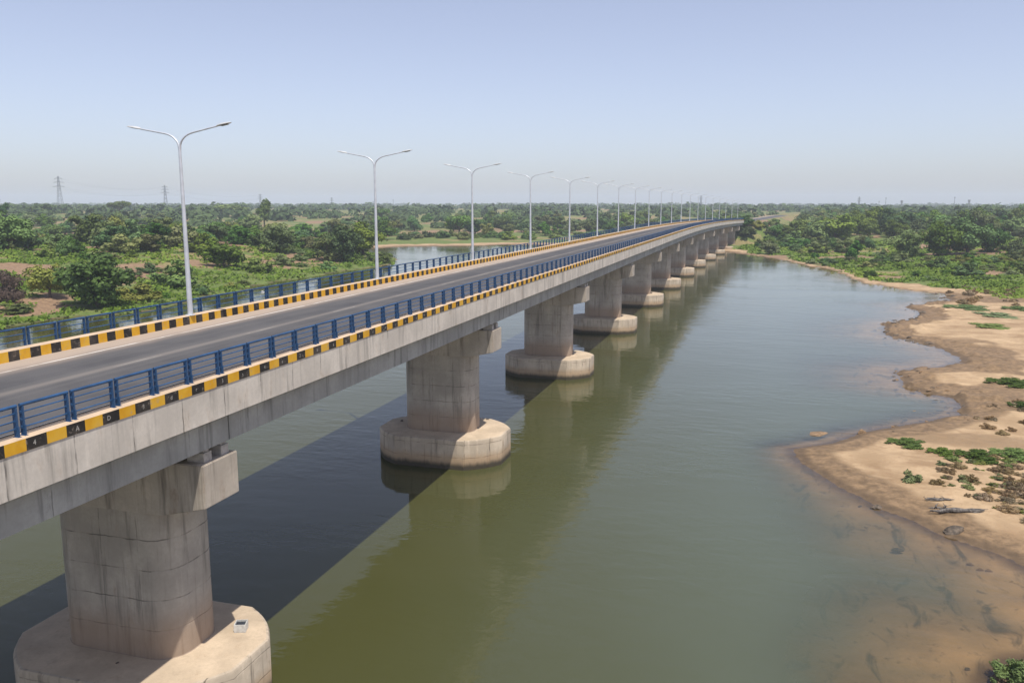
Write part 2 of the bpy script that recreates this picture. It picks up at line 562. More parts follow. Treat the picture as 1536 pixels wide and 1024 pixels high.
ORD = ['first', 'second', 'third', 'fourth', 'fifth', 'sixth', 'seventh', 'eighth', 'ninth', 'tenth', 'eleventh', 'twelfth', 'thirteenth', 'fourteenth']
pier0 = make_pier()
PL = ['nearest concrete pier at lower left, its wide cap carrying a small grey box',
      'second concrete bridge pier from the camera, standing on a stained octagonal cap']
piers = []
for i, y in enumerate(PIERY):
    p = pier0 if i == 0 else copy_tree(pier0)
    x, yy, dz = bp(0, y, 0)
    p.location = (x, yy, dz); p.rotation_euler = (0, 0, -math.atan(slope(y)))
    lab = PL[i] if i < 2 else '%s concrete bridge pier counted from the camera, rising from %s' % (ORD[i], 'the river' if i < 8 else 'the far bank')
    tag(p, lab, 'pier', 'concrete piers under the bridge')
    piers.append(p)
ab = MB(); ab.box(-6, 6, -1.5, 5, -1, 9.3); ab.box(-6, 6, .6, 5, 9.301, 10.55)
o = ab.build('bridge_abutment', [M['head']], None)
x, yy, dz = bp(0, Y1, 0); o.location = (x, yy, dz); o.rotation_euler = (0, 0, -math.atan(slope(Y1)))
tag(o, 'concrete abutment closing the far end of the bridge deck', 'abutment')


# ------------------------------------------------------------------ railings
PW = 1.53


def panel_mesh(post_h, base, with_posts):
    mb = MB()
    L_ = PW - 0.09
    top = base + post_h
    mb.tube([(0, 0.0, top), (0, L_, top)], 0.042, 8)
    for f in (0.27, 0.52, 0.77):
        mb.tube([(0, .05, base + post_h * f), (0, L_ - .05, base + post_h * f)], 0.019, 6)
    if with_posts: post_into(mb, post_h, base, .05); post_into(mb, post_h, base, L_ - .05)
    return mb


def post_into(mb, h, base, y):
    # a plate post flaring to its foot, with the bar lugs and a base plate
    mb.box(-.055, .055, y - .022, y + .022, base + .012, base + h - .03)
    mb.box(-.075, .10, y - .045, y + .045, base, base + .011)
    mb.box(.056, .085, y - .018, y + .018, base + .012, base + h * .35)
    for f in (0.27, 0.52, 0.77): mb.box(-.03, .03, y - .05, y + .05, base + h * f - .026, base + h * f + .026)


def railing(a, base, h, label, n_parts, n_sub):
    root = tag(empty('railing', bp(a, 10, base - drop(10))), label, 'railing', 'blue steel railings of the bridge')
    org = Vector(root.location)
    pm = panel_mesh(h, 0, False).mesh('railing_panel', [M['blue']], 60)
    pf = panel_mesh(h, 0, True).mesh('railing_panel', [M['blue']], 60)
    q = MB(); post_into(q, h, 0, 0); po = q.mesh('post', [M['blue']])
    rest = MB()
    y = 9.0 - PW * 36; k = 0
    while y < Y1 - 2:
        p = Vector(bp(a, y, base))
        rz = -math.atan(slope(y))
        if 9.0 <= y and k < n_parts:
            o = link('railing_panel', pm if k < n_sub else pf, root); o.location = p - org; o.rotation_euler = (0, 0, rz)
            if k < n_sub:
                for yy in (.05, PW - .14):
                    c = link('post', po, o); c.location = (0, yy, 0)
            k += 1
        else:
            src = panel_mesh(h, 0, True) if y < 9 else far_panel(h)
            mt = Matrix.Translation(p - org) @ Matrix.Rotation(rz, 4, 'Z')
            rest.add([tuple(mt @ Vector(v)) for v in src.v], src.f)
        y += PW
    r = rest.build('distant_panels', [M['blue']], root); r['kind'] = 'stuff'


def far_panel(h):
    mb = MB(); L_ = PW - .09
    mb.tube([(0, 0, h), (0, L_, h)], .042, 5)
    for f in (.27, .52, .77): mb.tube([(0, .05, h * f), (0, L_ - .05, h * f)], .019, 4)
    for y in (.05, L_ - .05): mb.box(-.055, .055, y - .022, y + .022, 0, h)
    return mb


railing(5.58, KERBZ, 0.74, 'near blue steel railing on the kerb above the pale fascia', 98, 45)
railing(-5.50, FASZ - .1, 1.02, 'far blue steel railing behind the row of street lamps', 98, 45)


# ------------------------------------------------------------------ street lamps
def make_lamp():
    root = empty('street_lamp')
    mb = MB()
    mb.tube([(0, 0, 0), (0, 0, .03)], .24, 12)
    mb.tube([(0, 0, .03), (0, 0, .5), (0, 0, 4), (0, 0, 8.05), (0, 0, 8.2)], [.135, .13, .1, .068, .064], 12)
    mb.build('pole', [M['galv']], root, smooth=40)
    for s in (-1, 1):
        mb = MB()
        pts = [(0.02 * s, 0, 8.05)]
        for k in range(1, 9):
            w = k / 8 * math.radians(76)
            pts.append((s * (.03 + 1.05 * (1 - math.cos(w))), 0, 8.15 + .72 * math.sin(w)))
        ex, ez = pts[-1][0], pts[-1][2]
        for k in (1, 2, 3): pts.append((ex + s * .46 * k, 0, ez + .085 * k))
        mb.tube(pts, [.055] + [.052 - .0018 * k for k in range(len(pts) - 1)], 8)
        am = mb.build('arm', [M['galv']], root, smooth=60)
        tx, tz = pts[-1][0], pts[-1][2]
        # luminaire: flat tapered housing
        mb = MB()
        secs = [(0, .045, .05), (.08, .085, .07), (.25, .14, .085), (.5, .15, .075), (.72, .11, .045), (.8, .04, .02)]
        b = len(mb.v); n = 10
        for u, w, h in secs:
            for k in range(n):
                a = 2 * PI * k / n
                mb.v.append((tx + s * (u - .04), w * math.cos(a), tz + u * .17 + h * math.sin(a) * (1 if math.sin(a) > 0 else .45)))
        for i in range(len(secs) - 1):
            for k in range(n):
                k2 = (k + 1) % n
                q = (b + i * n + k, b + (i + 1) * n + k, b + (i + 1) * n + k2, b + i * n + k2)
                mb.f.append(q if s > 0 else q[::-1]); mb.m.append(0)
        mb.f.append(tuple(b + k for k in range(n))); mb.m.append(0)
        mb.f.append(tuple(b + (len(secs) - 1) * n + k for k in range(n))); mb.m.append(0)
        hd = mb.build('lamp_head', [M['lamphead']], root, smooth=50)
        mb = MB()
        mb.add([(tx + s * .2, -.1, tz + .2 * .17 - .046), (tx + s * .6, -.1, tz + .6 * .17 - .046), (tx + s * .6, .1, tz + .6 * .17 - .046), (tx + s * .2, .1, tz + .2 * .17 - .046)], [(0, 1, 2, 3)])
        mb.build('lens', [M['lens']], hd)
    return root


U0 = random.uniform
lamp0 = make_lamp()
for i in range(20):
    y = 35.05 + 21.2 * i
    l = lamp0 if i == 0 else copy_tree(lamp0)
    l.location = bp(-4.98, y, KERBZ - .05); l.rotation_euler = (math.radians(U0(-.4, .4)), math.radians(-.35 if i == 0 else U0(-.4, .4)), -math.atan(slope(y)))
    if i == 0: lab = 'tall double-armed grey street lamp nearest the camera on the far kerb'
    elif i < 12: lab = '%s double-armed street lamp along the far kerb, counting from the camera' % ORD[i]
    else: lab = 'faint double-armed street lamp in the crowded far end of the lamp row'
    tag(l, lab, 'street lamp', 'street lamps along the far kerb')

# ------------------------------------------------------------------ shoreline, terrain
shore_px = [(1470, 1050), (1490, 1012), (1530, 992), (1620, 985), (1620, 880), (1536, 850), (1490, 828), (1440, 812), (1405, 798), (1360, 778), (1320, 762), (1290, 745), (1268, 735),
            (1235, 715), (1205, 697), (1194, 684), (1190, 672), (1215, 668), (1250, 662), (1290, 650), (1345, 640), (1395, 632), (1440, 622),
            (1430, 600), (1385, 590), (1355, 575), (1345, 560), (1375, 552), (1420, 550), (1442, 545), (1425, 528), (1390, 515), (1345, 507), (1325, 500),
            (1326, 487), (1345, 482), (1380, 479), (1382, 471), (1365, 463), (1356, 458), (1385, 456), (1420, 452), (1425, 444), (1405, 439), (1370, 436),
            (1330, 430), (1300, 425), (1275, 416), (1250, 405), (1210, 398), (1180, 391), (1140, 384), (1095, 379), (1060, 375), (980, 372), (900, 369),
            (800, 367), (760, 367), (700, 369), (640, 369.5), (600, 370), (570, 372), (540, 372.5), (500, 373), (470, 375), (500, 378), (540, 380), (575, 383), (590, 389), (588, 396),
            (575, 400), (540, 404), (515, 408), (480, 414), (430, 421), (390, 429), (340, 440), (290, 452), (230, 462), (180, 470), (130, 474), (60, 484), (0, 497),
            (-100, 522), (-300, 580)]
poly = [tuple(un(x, y)[:2]) for x, y in shore_px]
poly += [(-120, 20), (-140, -300), (70, -300), (52, -60), (40, -5)]
poly = np.array(poly)


def signed(x, y):
    """metres to the shoreline, positive on land"""
    x = np.asarray(x, float); y = np.asarray(y, float)
    d = np.full(x.shape, 1e9); inside = np.zeros(x.shape, bool)
    P = poly; Q = np.roll(poly, -1, 0)
    for (ax, ay), (bx, by) in zip(P, Q):
        ex, ey = bx - ax, by - ay
        t = np.clip(((x - ax) * ex + (y - ay) * ey) / (ex * ex + ey * ey), 0, 1)
        d = np.minimum(d, (x - ax - t * ex) ** 2 + (y - ay - t * ey) ** 2)
        c = (ay > y) != (by > y)
        if ey != 0: inside ^= c & (x < ex * (y - ay) / ey + ax)
    d = np.sqrt(d)
    return np.where(inside, -d, d)


def depth_of(x, y):
    return -math.sin(PH) * (x - CX) + math.cos(PH) * y


off_v = np.vectorize(off); drop_v = np.vectorize(drop)


def land(x, y):
    x = np.asarray(x, float); y = np.asarray(y, float)
    dd = depth_of(x, y)
    sd0 = signed(x, y)
    right = S((x - 8) / 20) * (1 - S((dd - 330) / 120) * S((60 - x) / 60))
    left = S((-15 - x) / 20) * (1 - S((dd - 300) / 30))
    farw = np.clip(1 - right - left, 0, 1)
    jag = (fbm(x * .22, y * .22, 3, 4) - .5) * (2.6 + 2.0 * S((dd - 120) / 150)) + left * (fbm(x * .09, y * .09, 13, 3) - .5) * 7 + (fbm(x * 1.1, y * 1.1, 9, 3) - .5) * 1.1
    # a clean beach on the sand spit, broken muddy ledges elsewhere
    spit = S((75 - dd) / 8) * right
    jag = jag * (1 - .72 * spit)
    sd = sd0 + jag * S((np.abs(sd0) + 6) / 6) * np.exp(-np.maximum(sd0, 0) / 25)
    sp = np.maximum(sd, 0)
    zR = .30 * (1 - np.exp(-sp / 1.6)) + .010 * np.minimum(sp, 60) + 2.4 * S((sp - 30) / 110) + 4.0 * S((sp - 130) / 300)
    zL = .45 * (1 - np.exp(-sp / 1.5)) + 5.4 * S(sp / 55) + 3.2 * S((sp - 75) / 240)
    zF = .40 * (1 - np.exp(-sp / 3)) + .9 * S(sp / 60) + 7.3 * S((sp - 60) / 500)
    h = right * zR + left * zL + farw * zF
    big = (fbm(x * .03, y * .03, 21, 4) - .5)
    h = h + big * (2.6 * S((sp - 8) / 60)) + (fbm(x * .16, y * .16, 31, 3) - .5) * (.25 + .5 * S((sp - 10) / 40)) * S(sp / 3)
    h = h + (fbm(x * 1.3, y * 1.3, 41, 3) - .5) * .10 * S(sp / .8)
    # clods and ledges on the muddy right shore
    mudz = right * S((dd - 62) / 8) * (1 - S((dd - 150) / 20))
    h = h + mudz * np.maximum(fbm(x * .8, y * .8, 51, 4) - .52, 0) * 1.5 * S((sp + 1) / 1.5) * (1 - S((sp - 3) / 5))
    sn = np.minimum(sd, 0)
    slope_r = .060 + .16 * S((dd - 34) / 38) * (1 - S((dd - 66) / 14)) * S((50 - x) / 18)
    bed = np.maximum(-3.0, sn * (right * slope_r + (1 - right) * .38)) - .02
    bed = bed + (fbm(x * .5, y * .5, 61, 4) - .5) * .22 * np.exp(-np.maximum(-sn - 2, 0) / 14) * S(-sn / 1.5)
    z = np.where(sd > 0, h, bed)
    # road embankment past the abutment
    yc = np.clip(y, Y1 - 2, 900)
    dx = np.abs(x - off_v(np.clip(y, 0, 900)))
    emb = (ROADZ - .25 + drop_v(yc)) - np.maximum(dx - 7.5, 0) * .5 - np.maximum(Y1 + 1 - y, 0) * .55
    w = (y > Y1 - 25) & (y < 900)
    z = np.where(w, np.maximum(z, emb), z)
    return z, sd, dd, right, left, farw


def gz(x, y):
    return float(land(np.array([x]), np.array([y]))[0][0])


def graded(lo, hi, spec):
    """coordinates from lo to hi; spec = [(until, step), ...] then steps that grow"""
    out = [lo]
    while out[-1] < hi:
        s = None
        for until, st in spec:
            if out[-1] < until: s = st; break
        out.append(out[-1] + (s if s else max(3.0, (out[-1] - spec[-1][0]) * .07)))
    return out


xs_r = graded(20.0, 4200, [(74, .42), (130, .9), (230, 2.0), (330, 3)])
xs_l = graded(-20.0, 4200, [(40, 2.2), (230, 1.7), (330, 3)])          # mirrored
xs = np.array([-v for v in reversed(xs_l)][:-1] + list(np.arange(20, 20.1, 1)) + xs_r[1:])
# between -(-20)=20 on the left list starts at x=+20 going left
ys_ = np.array(graded(18.0, 5200, [(92, .42), (170, .8), (330, 1.6), (440, 3)]))
ys_ = np.concatenate([np.array([-400, -250, -150, -90, -50, -25, -8, 4, 12]), ys_])
GX, GY = np.meshgrid(xs, ys_)
shp = GX.shape
gx, gy = GX.ravel(), GY.ravel()
Z, SD, DD, WR, WL, WF = land(gx, gy)
nx, ny = shp[1], shp[0]
print('terrain', shp, Z.size)


def grid_mesh(name, x, y, z, keep=None):
    ii, jj = np.meshgrid(np.arange(nx - 1), np.arange(ny - 1))
    a = (jj * nx + ii).ravel()
    q = np.stack([a, a + 1, a + nx + 1, a + nx], 1)
    if keep is not None:
        kf = keep[q].any(1); q = q[kf]
        used = np.unique(q); remap = np.full(x.size, -1); remap[used] = np.arange(used.size)
        q = remap[q]; x, y, z = x[used], y[used], z[used]
    else: used = np.arange(x.size)
    me = bpy.data.meshes.new(name)
    me.vertices.add(x.size); me.vertices.foreach_set('co', np.stack([x, y, z], 1).astype(np.float32).ravel())
    me.loops.add(q.size); me.loops.foreach_set('vertex_index', q.astype(np.int32).ravel())
    me.polygons.add(len(q)); me.polygons.foreach_set('loop_start', np.arange(0, q.size, 4, dtype=np.int32))
    me.polygons.foreach_set('use_smooth', np.ones(len(q), bool))
    me.update(calc_edges=True)
    return me, used


def fattr(me, name, vals):
    a = me.attributes.new(name, 'FLOAT', 'POINT'); a.data.foreach_set('value', np.asarray(vals, np.float32))


# cover masks (what grows or lies where)
def ellipse(x, y, cx, cy, rx, ry, rot=0.0):
    c, s = math.cos(rot), math.sin(rot)
    u = ((x - cx) * c + (y - cy) * s) / rx; v = (-(x - cx) * s + (y - cy) * c) / ry
    return 1 - S((np.sqrt(u * u + v * v) - .6) / .6)


def masks(x, y, Z, SD, DD, WR, WL, WF):
    n1 = fbm(x * .06, y * .06, 71, 4); n2 = fbm(x * .25, y * .25, 81, 4)
    # green
    gR = S((DD - 132 - (n1 - .5) * 60) / 24) * S((SD - .2 - 1.5 * n2 - (2.0 + 5 * n2) * (1 - S((DD - 178) / 12))) / 2.5)
    gL = S((SD + .35 - 9.0 * np.maximum(n1 - .57, 0)) / .7)
    gF = S((SD - 5 - n2 * 6) / 6)
    green = WR * gR + WL * gL + WF * gF
    # bare soil
    soil = WL * S((n1 - .60) / .1) * S((SD - 14) / 10) + WR * S((n1 - .60) / .08) * S((DD - 170) / 40) + WF * S((n1 - .58) / .1) * S((SD - 60) / 40)
    for (px, py, zz, rx, ry) in ((30, 450, 2.0, 10, 12), (215, 392, 5, 9, 14), (470, 383, 3.0, 9, 16), (430, 388, 3.0, 8, 12), (205, 342, 7.5, 26, 30), (115, 335, 7.5, 12, 30), (300, 396, 3, 7, 7), (690, 344, 3, 45, 25), (590, 348, 3, 20, 20), (1115, 352, 2.5, 14, 22), (1160, 350, 2.5, 12, 18), (1510, 400, 2.4, 8, 8)):
        p = un(px, py, zz)
        soil = np.maximum(soil, ellipse(x, y, p[0], p[1], rx, ry, PH) * S((n2 - .3) / .2))
    # dry grass
    dry = S((fbm(x * .035, y * .09, 91, 4) - .52) / .1) * (WL + WF) * S((SD - 12) / 10) + WR * S((fbm(x * .05, y * .05, 95, 4) - .50) / .1)
    mud = (1 - S((SD - .5 - 2.2 * n2 * (1 + WR * S((DD - 60) / 10))) / 2.6)) * (1 - .75 * WL) * (1 - .6 * WR * S((DD - 150) / 20))
    mud = np.maximum(mud, WR * S((DD - 63) / 6) * (1 - S((DD - 100) / 15)) * (1 - S((SD - 4 - 11 * (n2 - .42)) / 4)) * .85)
    eb = (1 - S((np.abs(x - off_v(np.clip(y, 0, 900))) - 22) / 8)) * S((y - 360) / 10) * (y < 900)
    dry = np.maximum(dry, .7 * eb * S((n2 - .35) / .3)); soil = np.maximum(soil, eb * S((n1 - .62) / .1))
    mud = mud * S((SD + 2.2) / 2.2)
    p = un(1465, 655, .6); mud = np.maximum(mud, .6 * ellipse(x, y, p[0], p[1], 6.5, 2.6, .1))
    p = un(1480, 445, .8); mud = np.maximum(mud, .8 * ellipse(x, y, p[0], p[1], 12, 7, .1))
    mud = np.maximum(mud, S((.4 - SD) / .5) * (1 - S(WR * 3)))
    return np.clip(green, 0, 1), np.clip(soil, 0, 1), np.clip(dry, 0, 1), np.clip(mud, 0, 1)


MG, MS, MDry, MM = masks(gx, gy, Z, SD, DD, WR, WL, WF)
me, used = grid_mesh('ground', gx, gy, Z)
for nm, a in (('green', MG), ('soil', MS), ('dry', MDry), ('mud', MM), ('farness', S((DD - 330) / 300)), ('under', S(-SD / 1.2) * S(WR * 3)), ('wet', 1 - S((SD - .15) / 1.1))): fattr(me, nm, a)


def ground_mat():
    t = NT('river_land'); v = t.coord()
    n1 = t.noise(v, 0.28, 6, 0.62); n2 = t.noise(v, 1.7, 6, 0.65); n3 = t.noise(v, 7.0, 4, 0.7); n4 = t.noise(v, .05, 5, .6)
    jit = t.math('MULTIPLY', t.math('SUBTRACT', n2, .5), 1.1)
    sand = t.mix(t.ramp(n1, .3, .7), (0.315, 0.217, 0.123), (0.47, 0.335, 0.200))
    sand = t.mix(t.ramp(n2, .52, .72, 0, .55), sand, (0.30, 0.19, 0.105))
    sand = t.mix(t.ramp(n3, .62, .72, 0, .7), sand, (0.20, 0.13, 0.08))
    n5 = t.noise(t.mapping(v, (.16, .3, 1), rot=(0, 0, .4)), 1.0, 7, .7, .5)
    sand = t.mix(t.ramp(n5, .48, .66, 0, .75), sand, (0.235, 0.150, 0.080))
    n6 = t.noise(v, 3.2, 6, .75)
    sand = t.mix(t.ramp(n6, .56, .66, 0, .55), sand, (0.22, 0.145, 0.085))
    mudc = t.mix(t.ramp(n2, .3, .7), (0.130, 0.086, 0.047), (0.265, 0.175, 0.095))
    mudc = t.mix(t.ramp(n3, .55, .7, 0, .6), mudc, (0.06, 0.042, 0.028))
    soil = t.mix(t.ramp(n2, .3, .7), (0.17, 0.108, 0.064), (0.31, 0.205, 0.122))
    soil = t.mix(t.ramp(n3, .5, .7, 0, .5), soil, (0.13, 0.085, 0.05))
    gr = t.mix(t.ramp(n2, .3, .7), (0.068, 0.108, 0.022), (0.145, 0.190, 0.045))
    gr = t.mix(t.ramp(n1, .4, .7, 0, .6), gr, (0.15, 0.145, 0.055))
    dryc = t.mix(t.ramp(n2, .3, .7), (0.150, 0.125, 0.050), (0.27, 0.22, 0.10))
    fieldn = t.noise(t.mapping(v, (.012, .06, 1), rot=(0, 0, -.25)), 1.0, 4, .55)
    field = t.mix(t.ramp(fieldn, .42, .58), (0.105, 0.150, 0.040), (0.21, 0.20, 0.075))
    field = t.mix(t.ramp(fieldn, .6, .72), field, (0.26, 0.18, 0.10))
    field = t.mix(t.ramp(n1, .4, .65, 0, .5), field, (0.07, 0.10, 0.03))
    field = t.mix(t.ramp(n2, .5, .7, 0, .4), field, (0.09, 0.10, 0.04))
    gr = t.mix(t.attr('farness'), gr, field)

    def m(name, lo=.35, hi=.65):
        return t.ramp(t.math('ADD', t.attr(name), t.math('MULTIPLY', jit, .45)), lo, hi)
    c = t.mix(m('mud', .3, .8), sand, mudc)
    g2 = t.mix(m('dry', .4, .7), gr, dryc)
    c = t.mix(m('green'), c, g2)
    c = t.mix(m('soil'), c, soil)
    c = t.mix(t.math('MULTIPLY', t.ramp(t.math('ADD', t.attr('wet'), t.math('MULTIPLY', jit, .3)), .25, .8), .6), c, (0.075, 0.052, 0.032))
    wv = t.mapping(v, (1.0, .34, 1), rot=(0, 0, .7))
    weed = t.noise(wv, 1.0, 5, .6, .8)
    bedc = t.mix(t.ramp(n1, .3, .7), (0.31, 0.225, 0.145), (0.47, 0.34, 0.22))
    bedc = t.mix(t.ramp(weed, .52, .68, 0, .8), bedc, (0.075, 0.07, 0.05))
    bedc = t.mix(t.ramp(n2, .58, .72, 0, .7), bedc, (0.12, 0.085, 0.055))
    c = t.mix(t.attr('under'), c, bedc)
    h = t.math('ADD', t.math('MULTIPLY', n2, .6), t.math('MULTIPLY', n3, .3))
    rough = t.ramp(t.attr('mud'), .4, .95, .92, .72)
    return t.done(t.bsdf(c, rough, t.bump(h, .7, .12), .25))


me.materials.append(ground_mat())
ground = tag(link('ground', me), kind='structure')

# river: real murky water over the bed; the clarity follows the real depth of water below
dep = np.maximum(-Z, 0)
me, used = grid_mesh('river', gx, gy, np.zeros_like(gx), keep=(Z < .35) & (DD < 700))
fattr(me, 'depth', dep[used])


def water_mat():
    t = NT('murky_river_water'); v = t.coord()
    n = t.noise(t.mapping(v, (1, 1, 1)), 1.5, 3, .55, .3)
    n2 = t.noise(t.mapping(v, (.35, .8, 1), rot=(0, 0, .3)), 1.0, 3, .5, .4)
    big = t.noise(t.mapping(v, (.02, .05, 1), rot=(0, 0, .35)), 1.0, 4, .6, .6)
    calm = t.ramp(big, .36, .62, .25, 1.0)
    h = t.math('MULTIPLY', t.math('ADD', t.math('MULTIPLY', n, .30), t.math('MULTIPLY', n2, .75)), calm)
    nrm = t.bump(h, .50, .10)
    silt = t.noise(t.mapping(v, (.02, .012, 1)), 1.0, 5, .6, .5)
    px_ = t.sep(v)[0]
    plume = t.ramp(t.math('ADD', px_, t.math('MULTIPLY', t.math('SUBTRACT', silt, .5), 30.0)), 2.0, 26.0)
    body = t.mix(plume, (0.055, 0.056, 0.018), (0.080, 0.094, 0.064))
    body = t.mix(t.ramp(silt, .55, .75, 0, .4), body, (0.10, 0.105, 0.065))
    dif = t.n('ShaderNodeBsdfDiffuse'); t.set(dif.inputs['Color'], body)
    tra = t.n('ShaderNodeBsdfTransparent'); tra.inputs[0].default_value = (.74, .70, .58, 1)
    dp = t.attr('depth')
    fac = t.math('SUBTRACT', 1.0, t.math('POWER', 2.718, t.math('MULTIPLY', t.math('POWER', t.math('DIVIDE', dp, .44), 1.5), -1.0)))
    und = t.n('ShaderNodeMixShader'); t.set(und.inputs[0], fac); t.set(und.inputs[1], tra.outputs[0]); t.set(und.inputs[2], dif.outputs[0])
    fr = t.n('ShaderNodeFresnel'); fr.inputs['IOR'].default_value = 1.333; t.set(fr.inputs['Normal'], nrm)
    gl = t.n('ShaderNodeBsdfGlossy'); gl.inputs['Roughness'].default_value = .045; t.set(gl.inputs['Normal'], nrm)
    gl.inputs['Color'].default_value = (1, .99, .97, 1)
    mx = t.n('ShaderNodeMixShader'); t.set(mx.inputs[0], fr.outputs[0]); t.set(mx.inputs[1], und.outputs[0]); t.set(mx.inputs[2], gl.outputs[0])
    return t.done(mx.outputs[0])


me.materials.append(water_mat())
tag(link('river', me), kind='structure')

# approach road past the abutment
mb = MB(); ysr = np.arange(Y1 + .3, 640, 8.0)
vs = [bp(a, y, ROADZ - .2) for y in ysr for a in (-5.5, -3.2, 0, 3.2, 5.5)]
mb.add(vs, [(i * 5 + k, i * 5 + k + 1, (i + 1) * 5 + k + 1, (i + 1) * 5 + k) for i in range(len(ysr) - 1) for k in range(4)])
o = mb.build('approach_road', [M['asphalt']], None)
fattr(o.data, 'across', [a for y in ysr for a in (-5.5, -3.2, 0, 3.2, 5.5)])
tag(o, kind='structure')


# ------------------------------------------------------------------ vegetation
def quads_mesh(name, C, N, size, tone, mats, aspect=1.5, extra=None, jitter=True, seed=1):
    """many small leaf faces in one mesh. C centres, N normals, size lengths"""
    r = np.random.default_rng(seed)
    n = len(C)
    N = N / np.linalg.norm(N, axis=1, keepdims=True)
    a = r.normal(size=(n, 3)); a -= N * (a * N).sum(1, keepdims=True); a /= np.linalg.norm(a, axis=1, keepdims=True)
    b = np.cross(N, a)
    s = np.asarray(size).reshape(-1, 1)
    l, w = a * s * .5 * aspect, b * s * .5
    V = np.stack([C - l, C + w * r.uniform(.7, 1.3, (n, 1)), C + l, C - w * r.uniform(.7, 1.3, (n, 1))], 1).reshape(-1, 3)
    F = np.arange(n * 4).reshape(n, 4)
    ev, ef = (extra.v, extra.f) if extra else ([], [])
    nv = len(V)
    me = bpy.data.meshes.new(name)
    allv = np.concatenate([V, np.array(ev, float).reshape(-1, 3)]) if len(ev) else V
    me.vertices.add(len(allv)); me.vertices.foreach_set('co', allv.astype(np.float32).ravel())
    loops = [F.ravel()]; starts = list(range(0, n * 4, 4)); k = n * 4
    for q in ef:
        loops.append(np.array(q) + nv); starts.append(k); k += len(q)
    lv = np.concatenate(loops).astype(np.int32)
    me.loops.add(len(lv)); me.loops.foreach_set('vertex_index', lv)
    me.polygons.add(len(starts)); me.polygons.foreach_set('loop_start', np.array(starts, np.int32))
    for m in mats: me.materials.append(m)
    if len(ef):
        mi = np.zeros(len(starts), np.int32); mi[n:] = 1; me.polygons.foreach_set('material_index', mi)
    me.update(calc_edges=True)
    tv = np.concatenate([np.repeat(tone, 4), np.zeros(len(ev))])
    fattr(me, 'tone', tv)
    return me


def crown_points(seed, nblob, nleaf, kind='round', leaf=.05):
    """unit crown: width about 1, height about 1 (z 0..1)"""
    r = np.random.default_rng(seed)
    cs = []; rs = []
    zlo = {'round': .30, 'bush': .14, 'tall': .3, 'spread': .42, 'open': .35, 'mat': .1}[kind]
    for _ in range(nblob * 6):
        if len(cs) >= nblob: break
        p = r.normal(size=3); p /= np.linalg.norm(p); p *= r.random() ** .45
        if kind == 'bush': z = zlo + .62 * max(0, p[2]) + r.uniform(0, .08); x, y = p[0] * .42, p[1] * .42; rad = r.uniform(.10, .19)
        elif kind == 'mat':
            q = r.random() ** .6; a = r.uniform(0, 2 * PI); lob = 1 + .25 * math.sin(3 * a + seed) + .15 * math.sin(5 * a)
            x, y = .42 * q * lob * math.cos(a), .42 * q * lob * math.sin(a); z = .12 + r.uniform(.1, .6) * (1 - q * .7); rad = r.uniform(.06, .12)
        elif kind == 'tall': z = .62 + p[2] * .30; x, y = p[0] * .30, p[1] * .30; rad = r.uniform(.09, .16)
        elif kind == 'spread': z = .70 + p[2] * .19; x, y = p[0] * .42, p[1] * .42; rad = r.uniform(.08, .15)
        elif kind == 'open': z = .62 + p[2] * .32; x, y = p[0] * .36, p[1] * .36; rad = r.uniform(.07, .12)
        else: z = .50 + p[2] * .37; x, y = p[0] * .38, p[1] * .38; rad = r.uniform(.10, .19)
        cs.append((x, y, z)); rs.append(rad)
    cs = np.array(cs); rs = np.array(rs)
    w = rs ** 2; idx = r.choice(len(cs), nleaf, p=w / w.sum())
    d = r.normal(size=(nleaf, 3)); d[:, 2] += .25
    d /= np.linalg.norm(d, axis=1, keepdims=True)
    wob = 1 + .25 * np.sin(d[:, 0] * 7 + idx) * np.sin(d[:, 1] * 6 + idx * 2)
    C = cs[idx] + d * (rs[idx] * r.uniform(.62, 1.08, nleaf) * wob)[:, None] * np.array([1, 1, .85])
    C[:, 2] = np.maximum(C[:, 2], .015)
    N = d + r.normal(size=(nleaf, 3)) * .36 + np.array([0, 0, .2])
    btone = r.random(len(cs))
    tone = np.clip(.55 * btone[idx] + .45 * r.random(nleaf), 0, 1)
    size = leaf * r.uniform(.7, 1.4, nleaf)
    return C, N, size, tone, cs


def limbs(seed, cs, r0=.035, fork=.18, n=6):
    r = np.random.default_rng(seed)
    mb = MB()
    mb.tube([(0, 0, -.04), (.01, 0, fork * .5), (.0, .01, fork)], [r0 * 1.25, r0, r0 * .85], 7)
    top = Vector((0, .01, fork))
    pick = r.choice(len(cs), min(n, len(cs)), replace=False)
    for i in pick:
        e = Vector(cs[i]); m = top.lerp(e, .5) + Vector((0, 0, -.03))
        mb.tube([top, m, e], [r0 * .6, r0 * .4, r0 * .16], 5)
    return mb


